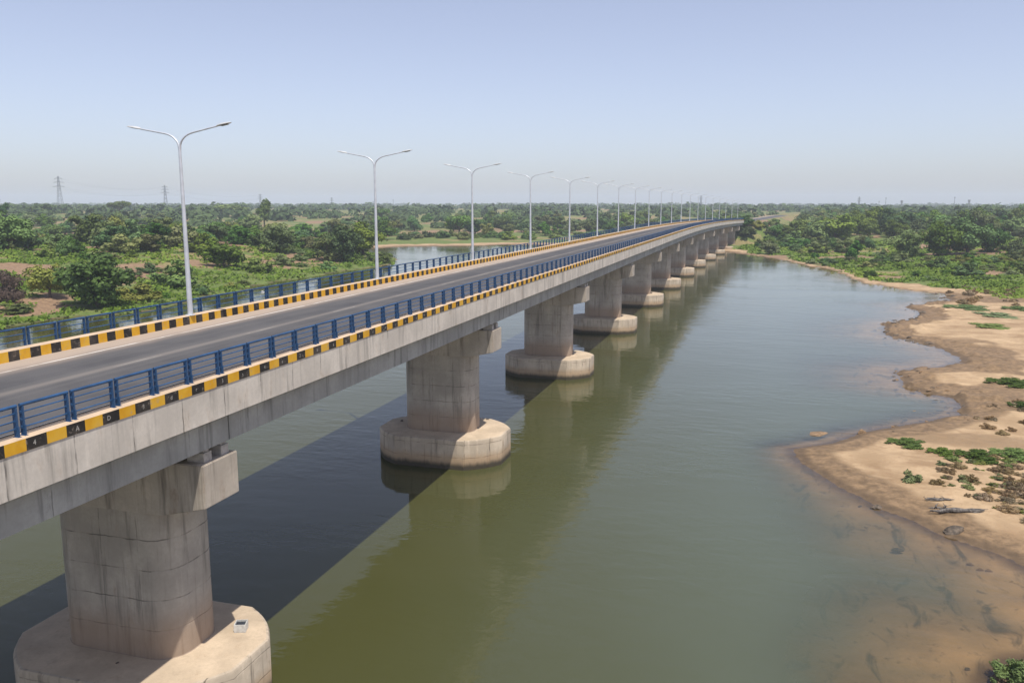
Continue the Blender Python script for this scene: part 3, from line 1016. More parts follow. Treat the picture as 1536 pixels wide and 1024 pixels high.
SPEC = {}   # prototypes
for i, (nm, kind, nb, nl, leaf, mat) in enumerate([
    ('big_dark', 'round', 34, 5200, .040, 'dark'), ('big_dark2', 'round', 28, 4600, .042, 'mid'), ('round_dark', 'round', 18, 2400, .055, 'dark'),
    ('round_mid', 'round', 18, 2400, .055, 'mid'), ('round_olive', 'round', 20, 2400, .055, 'olive'), ('bush_dark', 'bush', 20, 2200, .060, 'dark'),
    ('bush_mid', 'bush', 22, 2200, .060, 'mid'), ('bush_olive', 'bush', 22, 2200, .060, 'olive'), ('tall_mid', 'tall', 24, 2200, .050, 'mid'),
    ('open_dark', 'open', 20, 1700, .05, 'dark'), ('spread_mid', 'spread', 22, 2200, .05, 'mid'), ('lime', 'round', 26, 3600, .042, 'lime'),
    ('drybush', 'bush', 26, 2600, .040, 'brown'), ('lowgreen', 'mat', 60, 5200, .034, 'bright'), ('sandbush', 'bush', 22, 1400, .07, 'olive'), ('drytuft', 'bush', 14, 1100, .036, 'dry')]):
    C, N, size, tone, cs = crown_points(100 + i, nb, nl, kind, leaf)
    if nm in ('drytuft', 'drybush'): N = N * np.array([1, 1, .25])
    lm = limbs(200 + i, cs, .03 if kind in ('round', 'tall', 'open', 'spread') else .02, {'round': .22, 'tall': .3, 'spread': .34, 'open': .26}.get(kind, .05), 7)
    SPEC[nm] = dict(crown=quads_mesh(nm + '_crown', C, N, size, tone, [L[mat]], seed=i),
                    whole=quads_mesh(nm, C, N, size, tone, [L[mat], M['bark']], 5.0 if nm == 'drytuft' else 1.5, extra=lm, seed=i),
                    trunk=lm.mesh(nm + '_trunk', [M['bark']], 60))


def hit(px, py):
    """where the line of sight through a photo point meets the ground"""
    d = ray(px, py); d = d / np.linalg.norm(d[:2])
    t = np.concatenate([np.arange(20, 400, 1.5), np.arange(400, 3000, 8)])
    x, y, z = CAM[0] + d[0] * t, CAM[1] + d[1] * t, CAM[2] + d[2] * t
    g = land(x, y)[0]
    k = np.argmax(z < np.maximum(g, 0))
    return x[k], y[k], max(g[k], 0.0) if True else 0, t[k]


NAMES = {'drybush': 'dry_bush', 'lowgreen': 'green_shrub', 'sandbush': 'sand_bush', 'drytuft': 'dry_tuft'}


def plant(kind, x, y, z, w, h, label, cat, group, parts=False, sink=.15):
    name = NAMES.get(kind, 'bush' if kind.startswith('bush') else 'tree')
    s = SPEC[kind]
    rz = random.uniform(0, 2 * PI)
    if parts:
        o = empty(name, (x, y, z - sink * min(1, h)), rz)
        link('crown', s['crown'], o); link('trunk', s['trunk'], o)
    else:
        o = link(name, s['whole']); o.location = (x, y, z - sink * min(1, h)); o.rotation_euler = (0, 0, rz)
    o.scale = (w, w * random.uniform(.85, 1.15), h)
    return tag(o, label, cat, group)


def plant_px(kind, px, by, ty, wpx, label, cat='tree', group=None, parts=True):
    x, y, z, t = hit(px, by)
    dd = depth_of(x, y)
    h = (by - ty) * dd / FPX; w = wpx * dd / FPX * 1.08
    return plant(kind, x, y, z, w, h, label, cat, group, parts)


GLB = 'trees and bushes along the left bank'
GHL = 'trees on the wooded headland'
GRB = 'trees and bushes along the right bank'
hand = [
    ('drybush', 16, 452, 396, 62, 'leafless grey-brown bush on the bare slope at the left edge', 'bush', GLB),
    ('lime', 76, 449, 386, 66, 'bright lime green tree beside the leafless brown bush', 'tree', GLB),
    ('big_dark', 148, 460, 372, 108, 'largest dark green tree on the left bank, right of the lime tree', 'tree', GLB),
    ('bush_olive', 210, 452, 412, 60, 'olive bush at the right foot of the large dark green tree', 'bush', GLB),
    ('bush_mid', 262, 432, 380, 66, 'rounded green bush in front of the red bluff by the first lamp pole', 'bush', GLB),
    ('round_dark', 336, 402, 356, 68, 'dome-shaped dark tree just right of the first lamp pole', 'tree', GLB),
    ('bush_olive', 388, 408, 376, 52, 'grey-green bush right of the dome-shaped dark tree', 'bush', GLB),
    ('round_olive', 490, 392, 350, 52, 'greyish olive tree at the left end of the headland clump', 'tree', GHL),
    ('big_dark', 514, 392, 333, 66, 'dark green tree in the middle of the headland clump', 'tree', GHL),
    ('big_dark2', 545, 384, 331, 62, 'green tree at the right end of the headland clump, above the water', 'tree', GHL),
    ('bush_mid', 574, 394, 375, 34, 'low green bush on the very tip of the headland', 'bush', GHL),
    ('big_dark2', 12, 376, 312, 74, 'tall dense green tree cut by the left edge of the view', 'tree', GLB),
    ('round_mid', 42, 375, 334, 42, 'green tree against the right side of the tall edge tree', 'tree', GLB),
    ('open_dark', 3, 345, 296, 30, 'taller tree rising over the skyline at the left edge', 'tree', GLB),
    ('round_dark', 70, 347, 318, 36, 'dark rounded tree alone by a pale sandy track', 'tree', GLB),
    ('round_olive', 134, 366, 316, 52, 'yellowish olive tree standing higher than the scrub below the first pylon', 'tree', GLB),
    ('round_mid', 88, 374, 346, 44, 'pale green bush-like tree by the bare sandy patch', 'tree', GLB),
    ('round_dark', 97, 384, 352, 26, 'small dark tree in front of the pale green one by the sandy patch', 'tree', GLB),
    ('spread_mid', 180, 322, 301, 34, 'spreading tree breaking the skyline right of the first pylon', 'tree', GLB),
    ('round_mid', 60, 322, 303, 44, 'broad hazy tree on the skyline left of the first pylon', 'tree', GLB),
    ('tall_mid', 397, 342, 300, 34, 'tall ragged tree rising above the skyline, right of the first lamp pole', 'tree', GLB),
    ('round_olive', 380, 352, 320, 46, 'yellow-green tree under the tall ragged skyline tree', 'tree', GLB),
    ('round_dark', 382, 371, 348, 20, 'small dark ball-shaped tree in the dry grass', 'tree', GLB),
    ('round_mid', 345, 322, 304, 50, 'large rounded crown on the skyline between first lamp and ragged tree', 'tree', GLB),
    ('bush_mid', 20, 470, 452, 60, 'green bush on the sandy foot of the slope at the left edge', 'bush', GLB),
    ('bush_mid', 425, 398, 378, 30, 'green bush on the eroded bank between dome tree and headland', 'bush', GLB),
    ('round_dark', 1280, 392, 356, 30, 'dark upright tree in scrub near the right shore', 'tree', GRB),
    ('round_dark', 1304, 374, 353, 21, 'dark ball-shaped tree behind the upright one in the scrub', 'tree', GRB),
    ('big_dark2', 1358, 386, 343, 62, 'ragged green tree left of the great dark grove', 'tree', GRB),
    ('big_dark', 1408, 384, 328, 66, 'left tree of the great dark grove on the right bank', 'tree', GRB),
    ('big_dark2', 1450, 382, 324, 70, 'tallest tree of the great dark grove on the right bank', 'tree', GRB),
    ('big_dark', 1484, 378, 334, 50, 'right tree of the great dark grove on the right bank', 'tree', GRB),
    ('round_dark', 1524, 384, 354, 36, 'dark tree cut by the right edge of the view', 'tree', GRB),
    ('round_mid', 1504, 352, 330, 38, 'round tree behind and right of the great dark grove', 'tree', GRB),
    ('big_dark2', 1252, 361, 321, 64, 'broad dark tree between the shore scrub and the treeline', 'tree', GRB),
    ('round_mid', 1226, 363, 326, 48, 'paler tree touching the left of the broad dark tree', 'tree', GRB),
    ('bush_mid', 1190, 366, 342, 38, 'rounded bush above the green right shore', 'bush', GRB),
    ('round_dark', 1117, 341, 322, 25, 'dark tree at the far end of the bridge beside the road', 'tree', GRB),
    ('bush_dark', 1122, 354, 335, 32, 'dark bush below the tree at the far end of bridge', 'bush', GRB),
]
OCC = []
for kind, px, by, ty, w, lab, cat, grp in hand:
    o = plant_px(kind, px, by, ty, w, lab, cat, grp)
    OCC.append((o.location.x, o.location.y, o.scale.x * .5))


# scattered trees and bushes, each its own object; several belts, one label to a belt
def free(x, y, r):
    for a, b, c in OCC:
        if (a - x) ** 2 + (b - y) ** 2 < (.75 * (c + r)) ** 2: return False
    return True


def belt(n, region, kinds, wr, hr, label, cat, group, tries=60):
    """region: function giving random (px, dd); keeps those on land clear of others"""
    k = 0
    for _ in range(n * tries):
        if k >= n: break
        px, dd = region()
        d = ray(px, 320); s = dd / (d @ np.array([-math.sin(PH), math.cos(PH), 0])) 
        x, y = CAM[0] + d[0] * s, d[1] * s
        w = random.uniform(*wr)
        z, sd = land(np.array([x]), np.array([y]))[:2]
        if sd[0] < w * .45: continue
        if y > 330 and abs(x - off(min(y, 900))) < 10 + w: continue
        if y <= 380 and abs(x - off(y)) < 9 + w * .5: continue
        if not free(x, y, w * .5): continue
        h = w * random.uniform(*hr)
        plant(random.choice(kinds), x, y, float(z[0]), w, h, label, cat, group)
        OCC.append((x, y, w * .5)); k += 1
    return k


U = random.uniform
cnt = []
# left plateau scrub belt right of the edge trees
cnt.append(belt(19, lambda: (U(150, 300), U(205, 285)), ['round_mid', 'bush_mid', 'round_olive', 'bush_olive', 'round_dark'], (7, 11), (.62, .85),
     'bushy tree packed in the green thicket between edge trees and first lamp', 'tree', 'thicket left of the first lamp'))
cnt.append(belt(24, lambda: (U(300, 520), U(235, 310)), ['round_mid', 'bush_mid', 'round_olive', 'round_dark', 'bush_dark'], (6, 11), (.6, .85),
     'bushy tree in the broken wood between first lamp and headland clump', 'tree', 'wood between the first lamp and the headland'))
cnt.append(belt(14, lambda: (U(-40, 130), U(190, 290)), ['bush_mid', 'bush_olive', 'round_dark'], (4, 7), (.55, .8),
     'low bush in the dry grass below the tall left edge trees', 'bush', 'bushes in dry grass at far left'))
cnt.append(belt(46, lambda: (U(-60, 560), U(330, 520)), ['round_mid', 'round_dark', 'round_olive', 'spread_mid', 'bush_dark'], (9, 15), (.55, .8),
     'hazy tree on the rise behind the left bank thickets', 'tree', 'hazy trees behind the left bank'))
cnt.append(belt(20, lambda: (U(110, 420), U(122, 200)), ['bush_mid', 'bush_olive', 'lowgreen', 'bush_dark'], (2.5, 5), (.45, .7),
     'low green bush on the slope just above the left waterline', 'bush', 'low bushes on the left slope'))
cnt.append(belt(24, lambda: (U(400, 590), U(215, 285)), ['bush_mid', 'lowgreen', 'bush_olive'], (3, 5.5), (.45, .65),
     'low green bush on the bank below the headland trees', 'bush', 'low bushes on the headland bank'))
# far bank beyond the channel, seen left of and behind the lamps
cnt.append(belt(84, lambda: (U(560, 1000), U(430, 640)), ['round_mid', 'round_dark', 'round_olive', 'bush_mid', 'spread_mid'], (8, 14), (.6, .85),
     'tree of the mixed wood beyond the pale fields across the channel', 'tree', 'wood across the channel'))
cnt.append(belt(56, lambda: (U(575, 1060), U(385, 445)), ['bush_mid', 'bush_olive', 'bush_dark'], (5, 9), (.45, .65),
     'low bush along the field edge across the channel', 'bush', 'bushes along the far field edge'))
# right bank
cnt.append(belt(48, lambda: (U(1270, 1560), U(355, 470)), ['big_dark2', 'round_dark', 'round_mid', 'big_dark'], (11, 17), (.62, .82),
     'tree of the tall wood on the right-hand skyline behind the great grove', 'tree', 'tall wood behind the right bank'))
cnt.append(belt(80, lambda: (U(1075, 1300), U(340, 640)), ['round_mid', 'round_dark', 'round_olive'], (8, 13), (.6, .8),
     'hazy tree between the bridge end and the tall right-hand wood', 'tree', 'hazy trees beyond the bridge end'))
cnt.append(belt(34, lambda: (U(1240, 1560), U(194, 250)), ['bush_dark', 'bush_mid', 'bush_olive', 'bush_dark'], (3.2, 7.5), (.42, .62),
     'dark rounded bush in the scrub band above the sandy right shore', 'bush', 'scrub band on the right bank'))
cnt.append(belt(40, lambda: (U(1110, 1560), U(225, 340)), ['bush_olive', 'bush_mid', 'bush_dark', 'round_olive'], (4, 8), (.45, .7),
     'bush scattered in dry grass between right shore scrub and treeline', 'bush', 'bushes in the right bank grass'))
cnt.append(belt(40, lambda: (U(1085, 1260), U(318, 410)), ['bush_mid', 'bush_olive', 'bush_dark', 'round_mid'], (4, 8), (.5, .75),
     'bush or small tree on the slope beside the far bridge approach', 'bush', 'bushes by the far bridge approach'))
for k in range(54):
    sgn = 1 if k % 4 else -1
    y = 358 + 120 * random.random() ** 1.4; a = sgn * U(9.5, 28)
    x, y, _ = bp(a, y); w = U(3.5, 7)
    plant(random.choice(['bush_mid', 'bush_olive', 'bush_dark']), x, y, gz(x, y), w, w * U(.5, .75), 'bush on the embankment slope at the bridge end', 'bush', 'embankment bushes')
cnt.append(belt(26, lambda: (U(330, 570), U(325, 470)), ['round_mid', 'round_dark', 'bush_mid', 'round_olive'], (7, 15), (.55, .85),
     'tree of the line behind the headland clump and its pale field', 'tree', 'trees behind the headland'))
cnt.append(belt(40, lambda: (U(1090, 1270), U(395, 620)), ['round_mid', 'round_dark', 'bush_mid', 'round_olive'], (6, 14), (.55, .8),
     'tree on the open rise beside the far approach road', 'tree', 'trees by the far approach road'))
print('belts', cnt, sum(cnt))

# far wood: reads as one hazy mass
NF = 3600
pf = []
while len(pf) < NF:
    px = U(-500, 2000); dd = 500 * (4200 / 500) ** (random.random() ** .85)
    d = ray(px, 320); s = dd / (d @ np.array([-math.sin(PH), math.cos(PH), 0]))
    pf.append((CAM[0] + d[0] * s, d[1] * s, dd))
pf = np.array(pf)
okk = (fbm(pf[:, 0] * .008, pf[:, 1] * .008, 5, 4) > .42) & ~((pf[:, 1] < 900) & (np.abs(pf[:, 0] - off_v(np.clip(pf[:, 1], 0, 900))) < 15))
pf = pf[okk]
zf = land(pf[:, 0], pf[:, 1])[0]
nq = 70
r = np.random.default_rng(77)
R_ = r.uniform(4.0, 8.0, len(pf)) * (1 + pf[:, 2] / 6000)
H_ = R_ * r.uniform(.55, .85, len(pf))
d = r.normal(size=(len(pf), nq, 3)); d[..., 2] = np.abs(d[..., 2]) * 1.0
d /= np.linalg.norm(d, axis=2, keepdims=True)
wob = 1 + .22 * np.sin(d[..., 0] * 6 + np.arange(len(pf))[:, None]) * np.cos(d[..., 1] * 5 + np.arange(len(pf))[:, None] * 1.7)
Cc = np.stack([pf[:, 0, None] + d[..., 0] * R_[:, None] * wob, pf[:, 1, None] + d[..., 1] * R_[:, None] * wob, zf[:, None] - .4 + d[..., 2] * (H_ * 1.15)[:, None] * wob], -1).reshape(-1, 3)
Nn = (d + r.normal(size=d.shape) * .3).reshape(-1, 3)
tt = np.clip(np.repeat(r.random(len(pf)), nq) * .7 + r.random(len(pf) * nq) * .3, 0, 1)
me = quads_mesh('far_wood', Cc, Nn, np.repeat(R_ * .42, nq) * r.uniform(.7, 1.3, len(Cc)), tt, [L['far']], 1.2, seed=5)
tag(link('far_wood', me), 'hazy blue-green belt of far trees along the whole horizon', 'wood', None, 'stuff')

# undergrowth: one object of small leaf tufts over the green ground on both banks
def scatter(n, pxr, ddr, seed, thr=.45, avoid_dry=False):
    r = np.random.default_rng(seed)
    px = r.uniform(*pxr, n); dd = ddr[0] * (ddr[1] / ddr[0]) ** r.random(n)
    dr = np.stack([ray(p, 320) for p in px])
    s = dd / (dr @ np.array([-math.sin(PH), math.cos(PH), 0]))
    x = CAM[0] + dr[:, 0] * s; y = dr[:, 1] * s
    info = land(x, y)
    g, so, dr_, mu = masks(x, y, *info)
    clump = fbm(x * .2, y * .2, 123, 3)
    keep = (g > thr) & (so < .5) & (info[1] > .25) & (clump > .40) & ~((np.abs(x - off_v(np.clip(y, 0, 900))) < 8) & (y > 330))
    return x[keep], y[keep], info[0][keep], dr_[keep], clump[keep], info[2][keep]


parts_ = [scatter(17000, (-60, 600), (112, 330), 1), scatter(15000, (1080, 1600), (140, 340), 2)]
X = np.concatenate([p[0] for p in parts_]); Y = np.concatenate([p[1] for p in parts_]); ZZ = np.concatenate([p[2] for p in parts_])
DR = np.concatenate([p[3] for p in parts_]); CL = np.concatenate([p[4] for p in parts_]); D2 = np.concatenate([p[5] for p in parts_])
r = np.random.default_rng(9)
k = 4
hgt = (.2 + .6 * np.clip(CL - .4, 0, 1) * 3) * (1 - .5 * DR)
Cq = np.stack([np.repeat(X, k) + r.normal(size=len(X) * k) * .55, np.repeat(Y, k) + r.normal(size=len(X) * k) * .55, np.repeat(ZZ, k) + np.repeat(hgt, k) * r.uniform(.1, 1, len(X) * k)], 1)
Nq = r.normal(size=Cq.shape) * .6 + np.array([.1, -.3, 1.0])
tn = np.clip(np.repeat(.3 + .5 * DR + (r.random(len(X)) - .5) * .7, k) + (r.random(len(Cq)) - .5) * .3, 0, 1)
me = quads_mesh('undergrowth', Cq, Nq, r.uniform(.35, .75, len(Cq)) * np.repeat(np.clip(D2 / 220, .8, 1.5), k), tn, [L['cover']], 1.5, seed=3)
tag(link('undergrowth', me), 'low green undergrowth and weeds covering both river banks', 'undergrowth', None, 'stuff')

# ------------------------------------------------------------------ things on the sand
def spot(px, py):
    x, y, z, t = hit(px, py); return x, y, gz(x, y)


def sand_plant(kind, px, py, wpx, h, lab, cat, group, yscale=1.0):
    x, y, z = spot(px, py); w = wpx * depth_of(x, y) / FPX
    o = plant(kind, x, y, z, w, h, lab, cat, group, sink=.2)
    o.scale = (w, w * yscale * 2.0, h * 1.3); o.rotation_euler = (0, 0, PH)
    return o


GG = 'green plant patches on the sand'
for px, py, w, h, ys2, lab in [
    (1357, 672, 54, .55, .6, 'small green plant patch nearest the tip of the sand spit'),
    (1410, 686, 40, .6, .6, 'bright green patch between the small patch and the large ones on the spit'),
    (1463, 690, 62, .8, .6, 'widest bright green patch on the sand spit'),
    (1518, 684, 66, .7, .6, 'green patch cut by the right edge of the spit'),
    (1512, 578, 64, .7, .6, 'green patch on the brown shore at the right edge'),
    (1448, 462, 60, .5, .7, 'upper left green patch on the pale sand flat'),
    (1500, 474, 58, .5, .8, 'yellow-green patch on the pale sand flat beside the dull one'),
    (1526, 464, 40, .7, .8, 'green patch at the right edge above the sand flat'),
    (1490, 490, 56, .35, .7, 'dull green creeping patch in the middle of the sand flat'),
    (1475, 422, 60, 1.3, .8, 'large bright green shrub mound above the brush mound'),
    (1390, 418, 50, .7, .8, 'low green patch on the inlet shore above the sand strip'),
    (1530, 612, 34, .7, .8, 'dark green patch at right edge between the two green patches'),
]:
    sand_plant('lowgreen' if 'dull' not in lab else 'bush_olive', px, py, w, h, lab, 'plant patch', GG, ys2)
sand_plant('sandbush', 1370, 724, 40, 1.0, 'single twiggy green bush standing alone on the sand spit', 'bush', None, .45)
sand_plant('lowgreen', 1530, 1030, 75, 1.2, 'green grassy bush in the bottom right corner', 'bush', None, .9)
GT = 'dry scrub tufts on the sand'
k = 0
for _ in range(2500):
    if k >= 120: break
    px, py = U(1400, 1545), U(690, 790)
    if py > 700 + (px - 1400) * .42 + 30: continue
    if U(0, 1) > .25 + (px - 1400) / 180: continue
    x, y, z = spot(px, py)
    w = .3 + 1.0 * random.random() ** 2
    plant('drytuft' if U(0, 1) < .75 else 'sandbush', x, y, z, w, w * U(.3, .55), 'dry brownish tuft scattered on the sand right of the lone bush', 'dry tuft', GT, sink=.1)
    k += 1
k = 0
for _ in range(900):
    if k >= 40: break
    px, py = U(1415, 1545), U(432, 460) if U(0, 1) < .6 else U(600, 660)
    x, y, z = spot(px, py)
    if signed(np.array([x]), np.array([y]))[0] < 1.5: continue
    w = U(1.0, 2.2) * (1.2 if py < 500 else .6)
    plant('drytuft', x, y, z, w, w * U(.35, .6), 'dry brown tuft on the brush mound or muddy flat behind the spit', 'dry tuft', 'brown brush behind the spit', sink=.1)
    k += 1


def rock_mesh(seed, name):
    r = random.Random(seed)
    bm = bmesh.new(); bmesh.ops.create_icosphere(bm, subdivisions=3, radius=1)
    o1, o2, o3 = r.uniform(0, 9), r.uniform(0, 9), r.uniform(0, 9)
    for v in bm.verts:
        p = v.co
        n = math.sin(p.x * 3 + o1) * math.sin(p.y * 2.7 + o2) * .22 + math.sin(p.z * 5 + o3 + p.x * 4) * .09 + math.sin(p.y * 9 + o1) * .06 + math.sin(p.x * 11 + o2) * math.sin(p.z * 9) * .06
        q = p * (1 + n)
        q.z = q.z * .55 if q.z > 0 else q.z * .3
        q.x += .18 * math.sin(q.y * 2.3 + o2); q.y *= 1 + .2 * math.sin(q.x * 2 + o1)
        v.co = q
    for _ in range(9):
        n = Vector((r.uniform(-1, 1), r.uniform(-1, 1), r.uniform(.1, .9))).normalized(); c = r.uniform(.42, .72)
        for v in bm.verts:
            e = v.co.dot(n) - c
            if e > 0: v.co -= n * e * .92
    me = bpy.data.meshes.new(name); bm.to_mesh(me); bm.free()
    me.polygons.foreach_set('use_smooth', [True] * len(me.polygons)); me.set_sharp_from_angle(angle=.6)
    return me


M['rock'] = simple('wet_brown_rock', (0.115, 0.088, 0.062), .75, .6, 2.5, bump=.9)
M['tanrock'] = simple('muddy_tan_clod', (0.24, 0.155, 0.085), .85, .5, 3, bump=.9)
M['palelump'] = simple('pale_lump', (0.62, 0.58, 0.52), .8, .25, 3, bump=.5)
RK = []
for i in range(6):
    m = rock_mesh(i, 'rock'); m.materials.append(M['rock'] if i < 3 else M['tanrock']); RK.append(m)


def rock(px, py, wpx, lab, grp, i, hs=1.0, cat='rock', on_water=True):
    p = un(px, py, 0.0)
    x, y = p[0], p[1]; z = gz(x, y)
    z = max(z, -.12)
    w = wpx * depth_of(x, y) / FPX * .5
    o = link('rock', RK[i % 6]); o.location = (x, y, z + w * .08); o.scale = (w, w * U(.5, .8), w * .62 * hs)
    o.rotation_euler = (U(-.1, .1), U(-.1, .1), PH + U(-.4, .4))
    return tag(o, lab, cat, grp)


GK = 'rocks along the right shore'
rock(1316, 761, 22, 'dark rock half in water below the spit, left of the driftwood', GK, 0, 1.1)
rock(1428, 800, 40, 'long grey rock at the waterline below the big driftwood log', GK, 1, .9)
rock(1346, 822, 22, 'lone flat stone in the brown shallows', GK, 2, .7)
rock(1292, 650, 18, 'boulder on the upper edge of the spit', GK, 4, 1.5)
rock(1226, 649, 44, 'low muddy islet in the water beyond the spit tip', GK, 3, .35, 'islet')
rock(1290, 757, 9, 'tiny stone in the shallows left of the dark rock', GK, 1)
rock(1298, 788, 8, 'tiny reddish stone in the shallows below the dark rock', GK, 4)
for px, py in ((1455, 843), (1470, 851), (1483, 853)): rock(px, py, 15, 'one of the small stones lined up in the brown shallows at right', 'stones in the right shallows', 4, .8)
rock(1452, 1000, 12, 'small dark stone in the shallows near the bottom right bush', GK, 0)
k = 0
for _ in range(4000):
    if k >= 90: break
    px, py = U(1290, 1460), U(555, 655)
    if (px - 1290) < (py - 555) * .3 - 10: pass
    p = un(px, py); s = signed(np.array([p[0]]), np.array([p[1]]))[0]
    if not (-3.5 < s < 2.2): continue
    if py > 640 and px < 1330: continue
    rock(px, py, U(4, 13), 'small brown clod or stone strewn along the muddy inlet shore', 'clods along the muddy shore', random.randrange(6), U(.5, 1.1), 'stone')
    k += 1
k = 0
for _ in range(3000):
    if k >= 46: break
    px, py = U(1325, 1450), U(440, 520)
    p = un(px, py); s = signed(np.array([p[0]]), np.array([p[1]]))[0]
    if not (-1.5 < s < 1.6): continue
    rock(px, py, U(5, 13), 'dark rock on the ragged ledge of the far sand flat', 'ledge rocks of the sand flat', random.randrange(3), U(.5, .9), 'rock')
    k += 1
# small whitish lump in the water past the far railing
o = rock(394, 438, 8, 'whitish lump standing out of the water beyond the far railing', None, 0, 1.5)
o.data = o.data.copy(); o.data.materials.clear(); o.data.materials.append(M['palelump'])


def driftwood(px, py, lpx, lab, seed, nb):
    r = random.Random(seed)
    x, y, z = spot(px, py); Ln = lpx * depth_of(x, y) / FPX
    mb = MB()
    for b in range(nb):
        u0 = -.5 + r.uniform(0, .25) if b else -.5
        pts = []; rad = []
        n = 7; ln = (r.uniform(.45, .95) if b else 1.0)
        yo = r.uniform(-.10, .10) * Ln; zo = .05 * Ln * r.uniform(.4, 1.2)
        for k in range(n):
            t = k / (n - 1)
            pts.append(((u0 + ln * t) * Ln, yo + r.uniform(-.03, .03) * Ln + (t - .5) * r.uniform(-.05, .05) * Ln, zo + r.uniform(-.012, .018) * Ln))
            rad.append((.042 if b == 0 else .02) * Ln * (1 - .75 * abs(t - .4)) * r.uniform(.75, 1.2))
        rad[0] *= .5; rad[-1] *= .35
        mb.tube(pts, rad, 7)
    for b in range(nb):
        a = r.uniform(-.5, .4) * Ln
        mb.tube([(a, 0, .06 * Ln), (a + r.uniform(-.08, .08) * Ln, r.uniform(-.05, .05) * Ln, .11 * Ln), (a + r.uniform(-.14, .14) * Ln, r.uniform(-.1, .1) * Ln, .15 * Ln)], [.015 * Ln, .01 * Ln, .003 * Ln], 5)
    o = mb.build('driftwood_log', [M['deadwood']], None, smooth=50)
    o.location = (x, y, z - .02); o.rotation_euler = (0, 0, PH - .06)
    tag(o, lab, 'driftwood', 'driftwood on the sand spit')


driftwood(1433, 775, 84, 'large dark driftwood log with broken branches near the waterline', 3, 5)
driftwood(1408, 750, 46, 'smaller grey driftwood log higher up on the sand', 8, 3)

# grey cage box and stones left on the pile caps
bx = un(362, 944, 2.0)
root = tag(empty('metal_box', (bx[0], bx[1], 2.0), .35), 'small grey open-topped metal box on the nearest pile cap', 'box')
mb = MB(); s = .21
for (x0, x1, y0, y1) in ((-s, s, -s, -s + .03), (-s, s, s - .03, s), (-s, -s + .03, -s + .031, s - .031), (s - .03, s, -s + .031, s - .031)): mb.box(x0, x1, y0, y1, 0, .30)
mb.box(-s + .031, s - .031, -s + .031, s - .031, .01, .05)
mb.build('frame', [M['boxgrey']], root, bevel=.008)
mb = MB(); mb.box(-s + .035, s - .035, -s + .035, s - .035, .22, .235); mb.build('inner_panel', [M['boxdark']], root)
mb = MB(); mb.box(-s - .06, -s - .004, -.08, .08, .02, .05); mb.build('bracket', [M['boxgrey']], root)
for (px, py, zz, w, lab) in ((731, 629, 2.0, .16, 'dark stone on the right of the second pile cap'), (603, 631, 2.0, .2, 'dark stone on the left of the second pile cap'), (176, 994, 2.0, .07, 'small pale scrap on the front of nearest pile cap')):
    p = un(px, py, zz)
    o = link('stone', RK[2]); o.location = (p[0], p[1], zz + .02); o.scale = (w, w * .7, w * .6); o.rotation_euler = (0, 0, U(0, 3))
    tag(o, lab, 'stone', 'stones on the pile caps')


# ------------------------------------------------------------------ pylons and masts on the horizon
def pylon(px, top, dd, kind, lab, grp='towers on the horizon'):
    d = ray(px, 312); s = dd / (d @ np.array([-math.sin(PH), math.cos(PH), 0]))
    x, y = CAM[0] + d[0] * s, d[1] * s; z = gz(x, y)
    H = CH + (YH - top) * dd / FPX - z
    mb = MB(); R0 = H * .085
    th = .0011 * dd * .17
    if kind == 'lattice':
        lv = [0, .2, .38, .54, .68, .8, .9, 1.0]
        wd = [R0 * (1 - .86 * t ** .8) for t in lv]
        cor = [(-1, -1), (1, -1), (1, 1), (-1, 1)]
        P = [[(c[0] * w, c[1] * w, H * t) for c in cor] for t, w in zip(lv, wd)]
        for k in range(4): mb.tube([P[i][k] for i in range(len(lv))], th, 4)
        for i in range(len(lv) - 1):
            for k in range(4):
                mb.tube([P[i][k], P[i + 1][(k + 1) % 4]], th * .55, 4); mb.tube([P[i][(k + 1) % 4], P[i + 1][k]], th * .55, 4)
        for t, w in ((.70, .17), (.82, .14), (.93, .11)):
            for sg in (-1, 1):
                mb.tube([(0, 0, H * (t + .03)), (sg * H * w, 0, H * t)], th * 1.2, 4); mb.tube([(0, 0, H * t), (sg * H * w, 0, H * t)], th * 1.2, 4)
                mb.tube([(sg * H * w, 0, H * t), (sg * H * w, 0, H * (t - .035))], th * .5, 4)
    elif kind == 'mast':
        mb.tube([(0, 0, 0), (0, 0, H)], [th * 2.2, th * 1.2], 6)
        mb.box(-th * 3, th * 3, -th * 2, th * 2, H * .9, H * .97)
    elif kind == 'tank':
        for c in ((-1, -1), (1, -1), (1, 1), (-1, 1)): mb.tube([(c[0] * H * .06, c[1] * H * .06, 0), (c[0] * H * .045, c[1] * H * .045, H * .8)], th * 1.3, 5)
        mb.tube([(0, 0, H * .78), (0, 0, H * .84), (0, 0, H * .97), (0, 0, H)], [H * .05, H * .12, H * .12, H * .05], 10)
    name = {'lattice': 'pylon', 'mast': 'mast', 'tank': 'water_tower'}[kind]
    o = mb.build(name, [M['pylon']], None)
    o.location = (x, y, z - .5); o.rotation_euler = (0, 0, PH + .1)
    tag(o, lab, name.replace('_', ' '), grp)
    return o, H


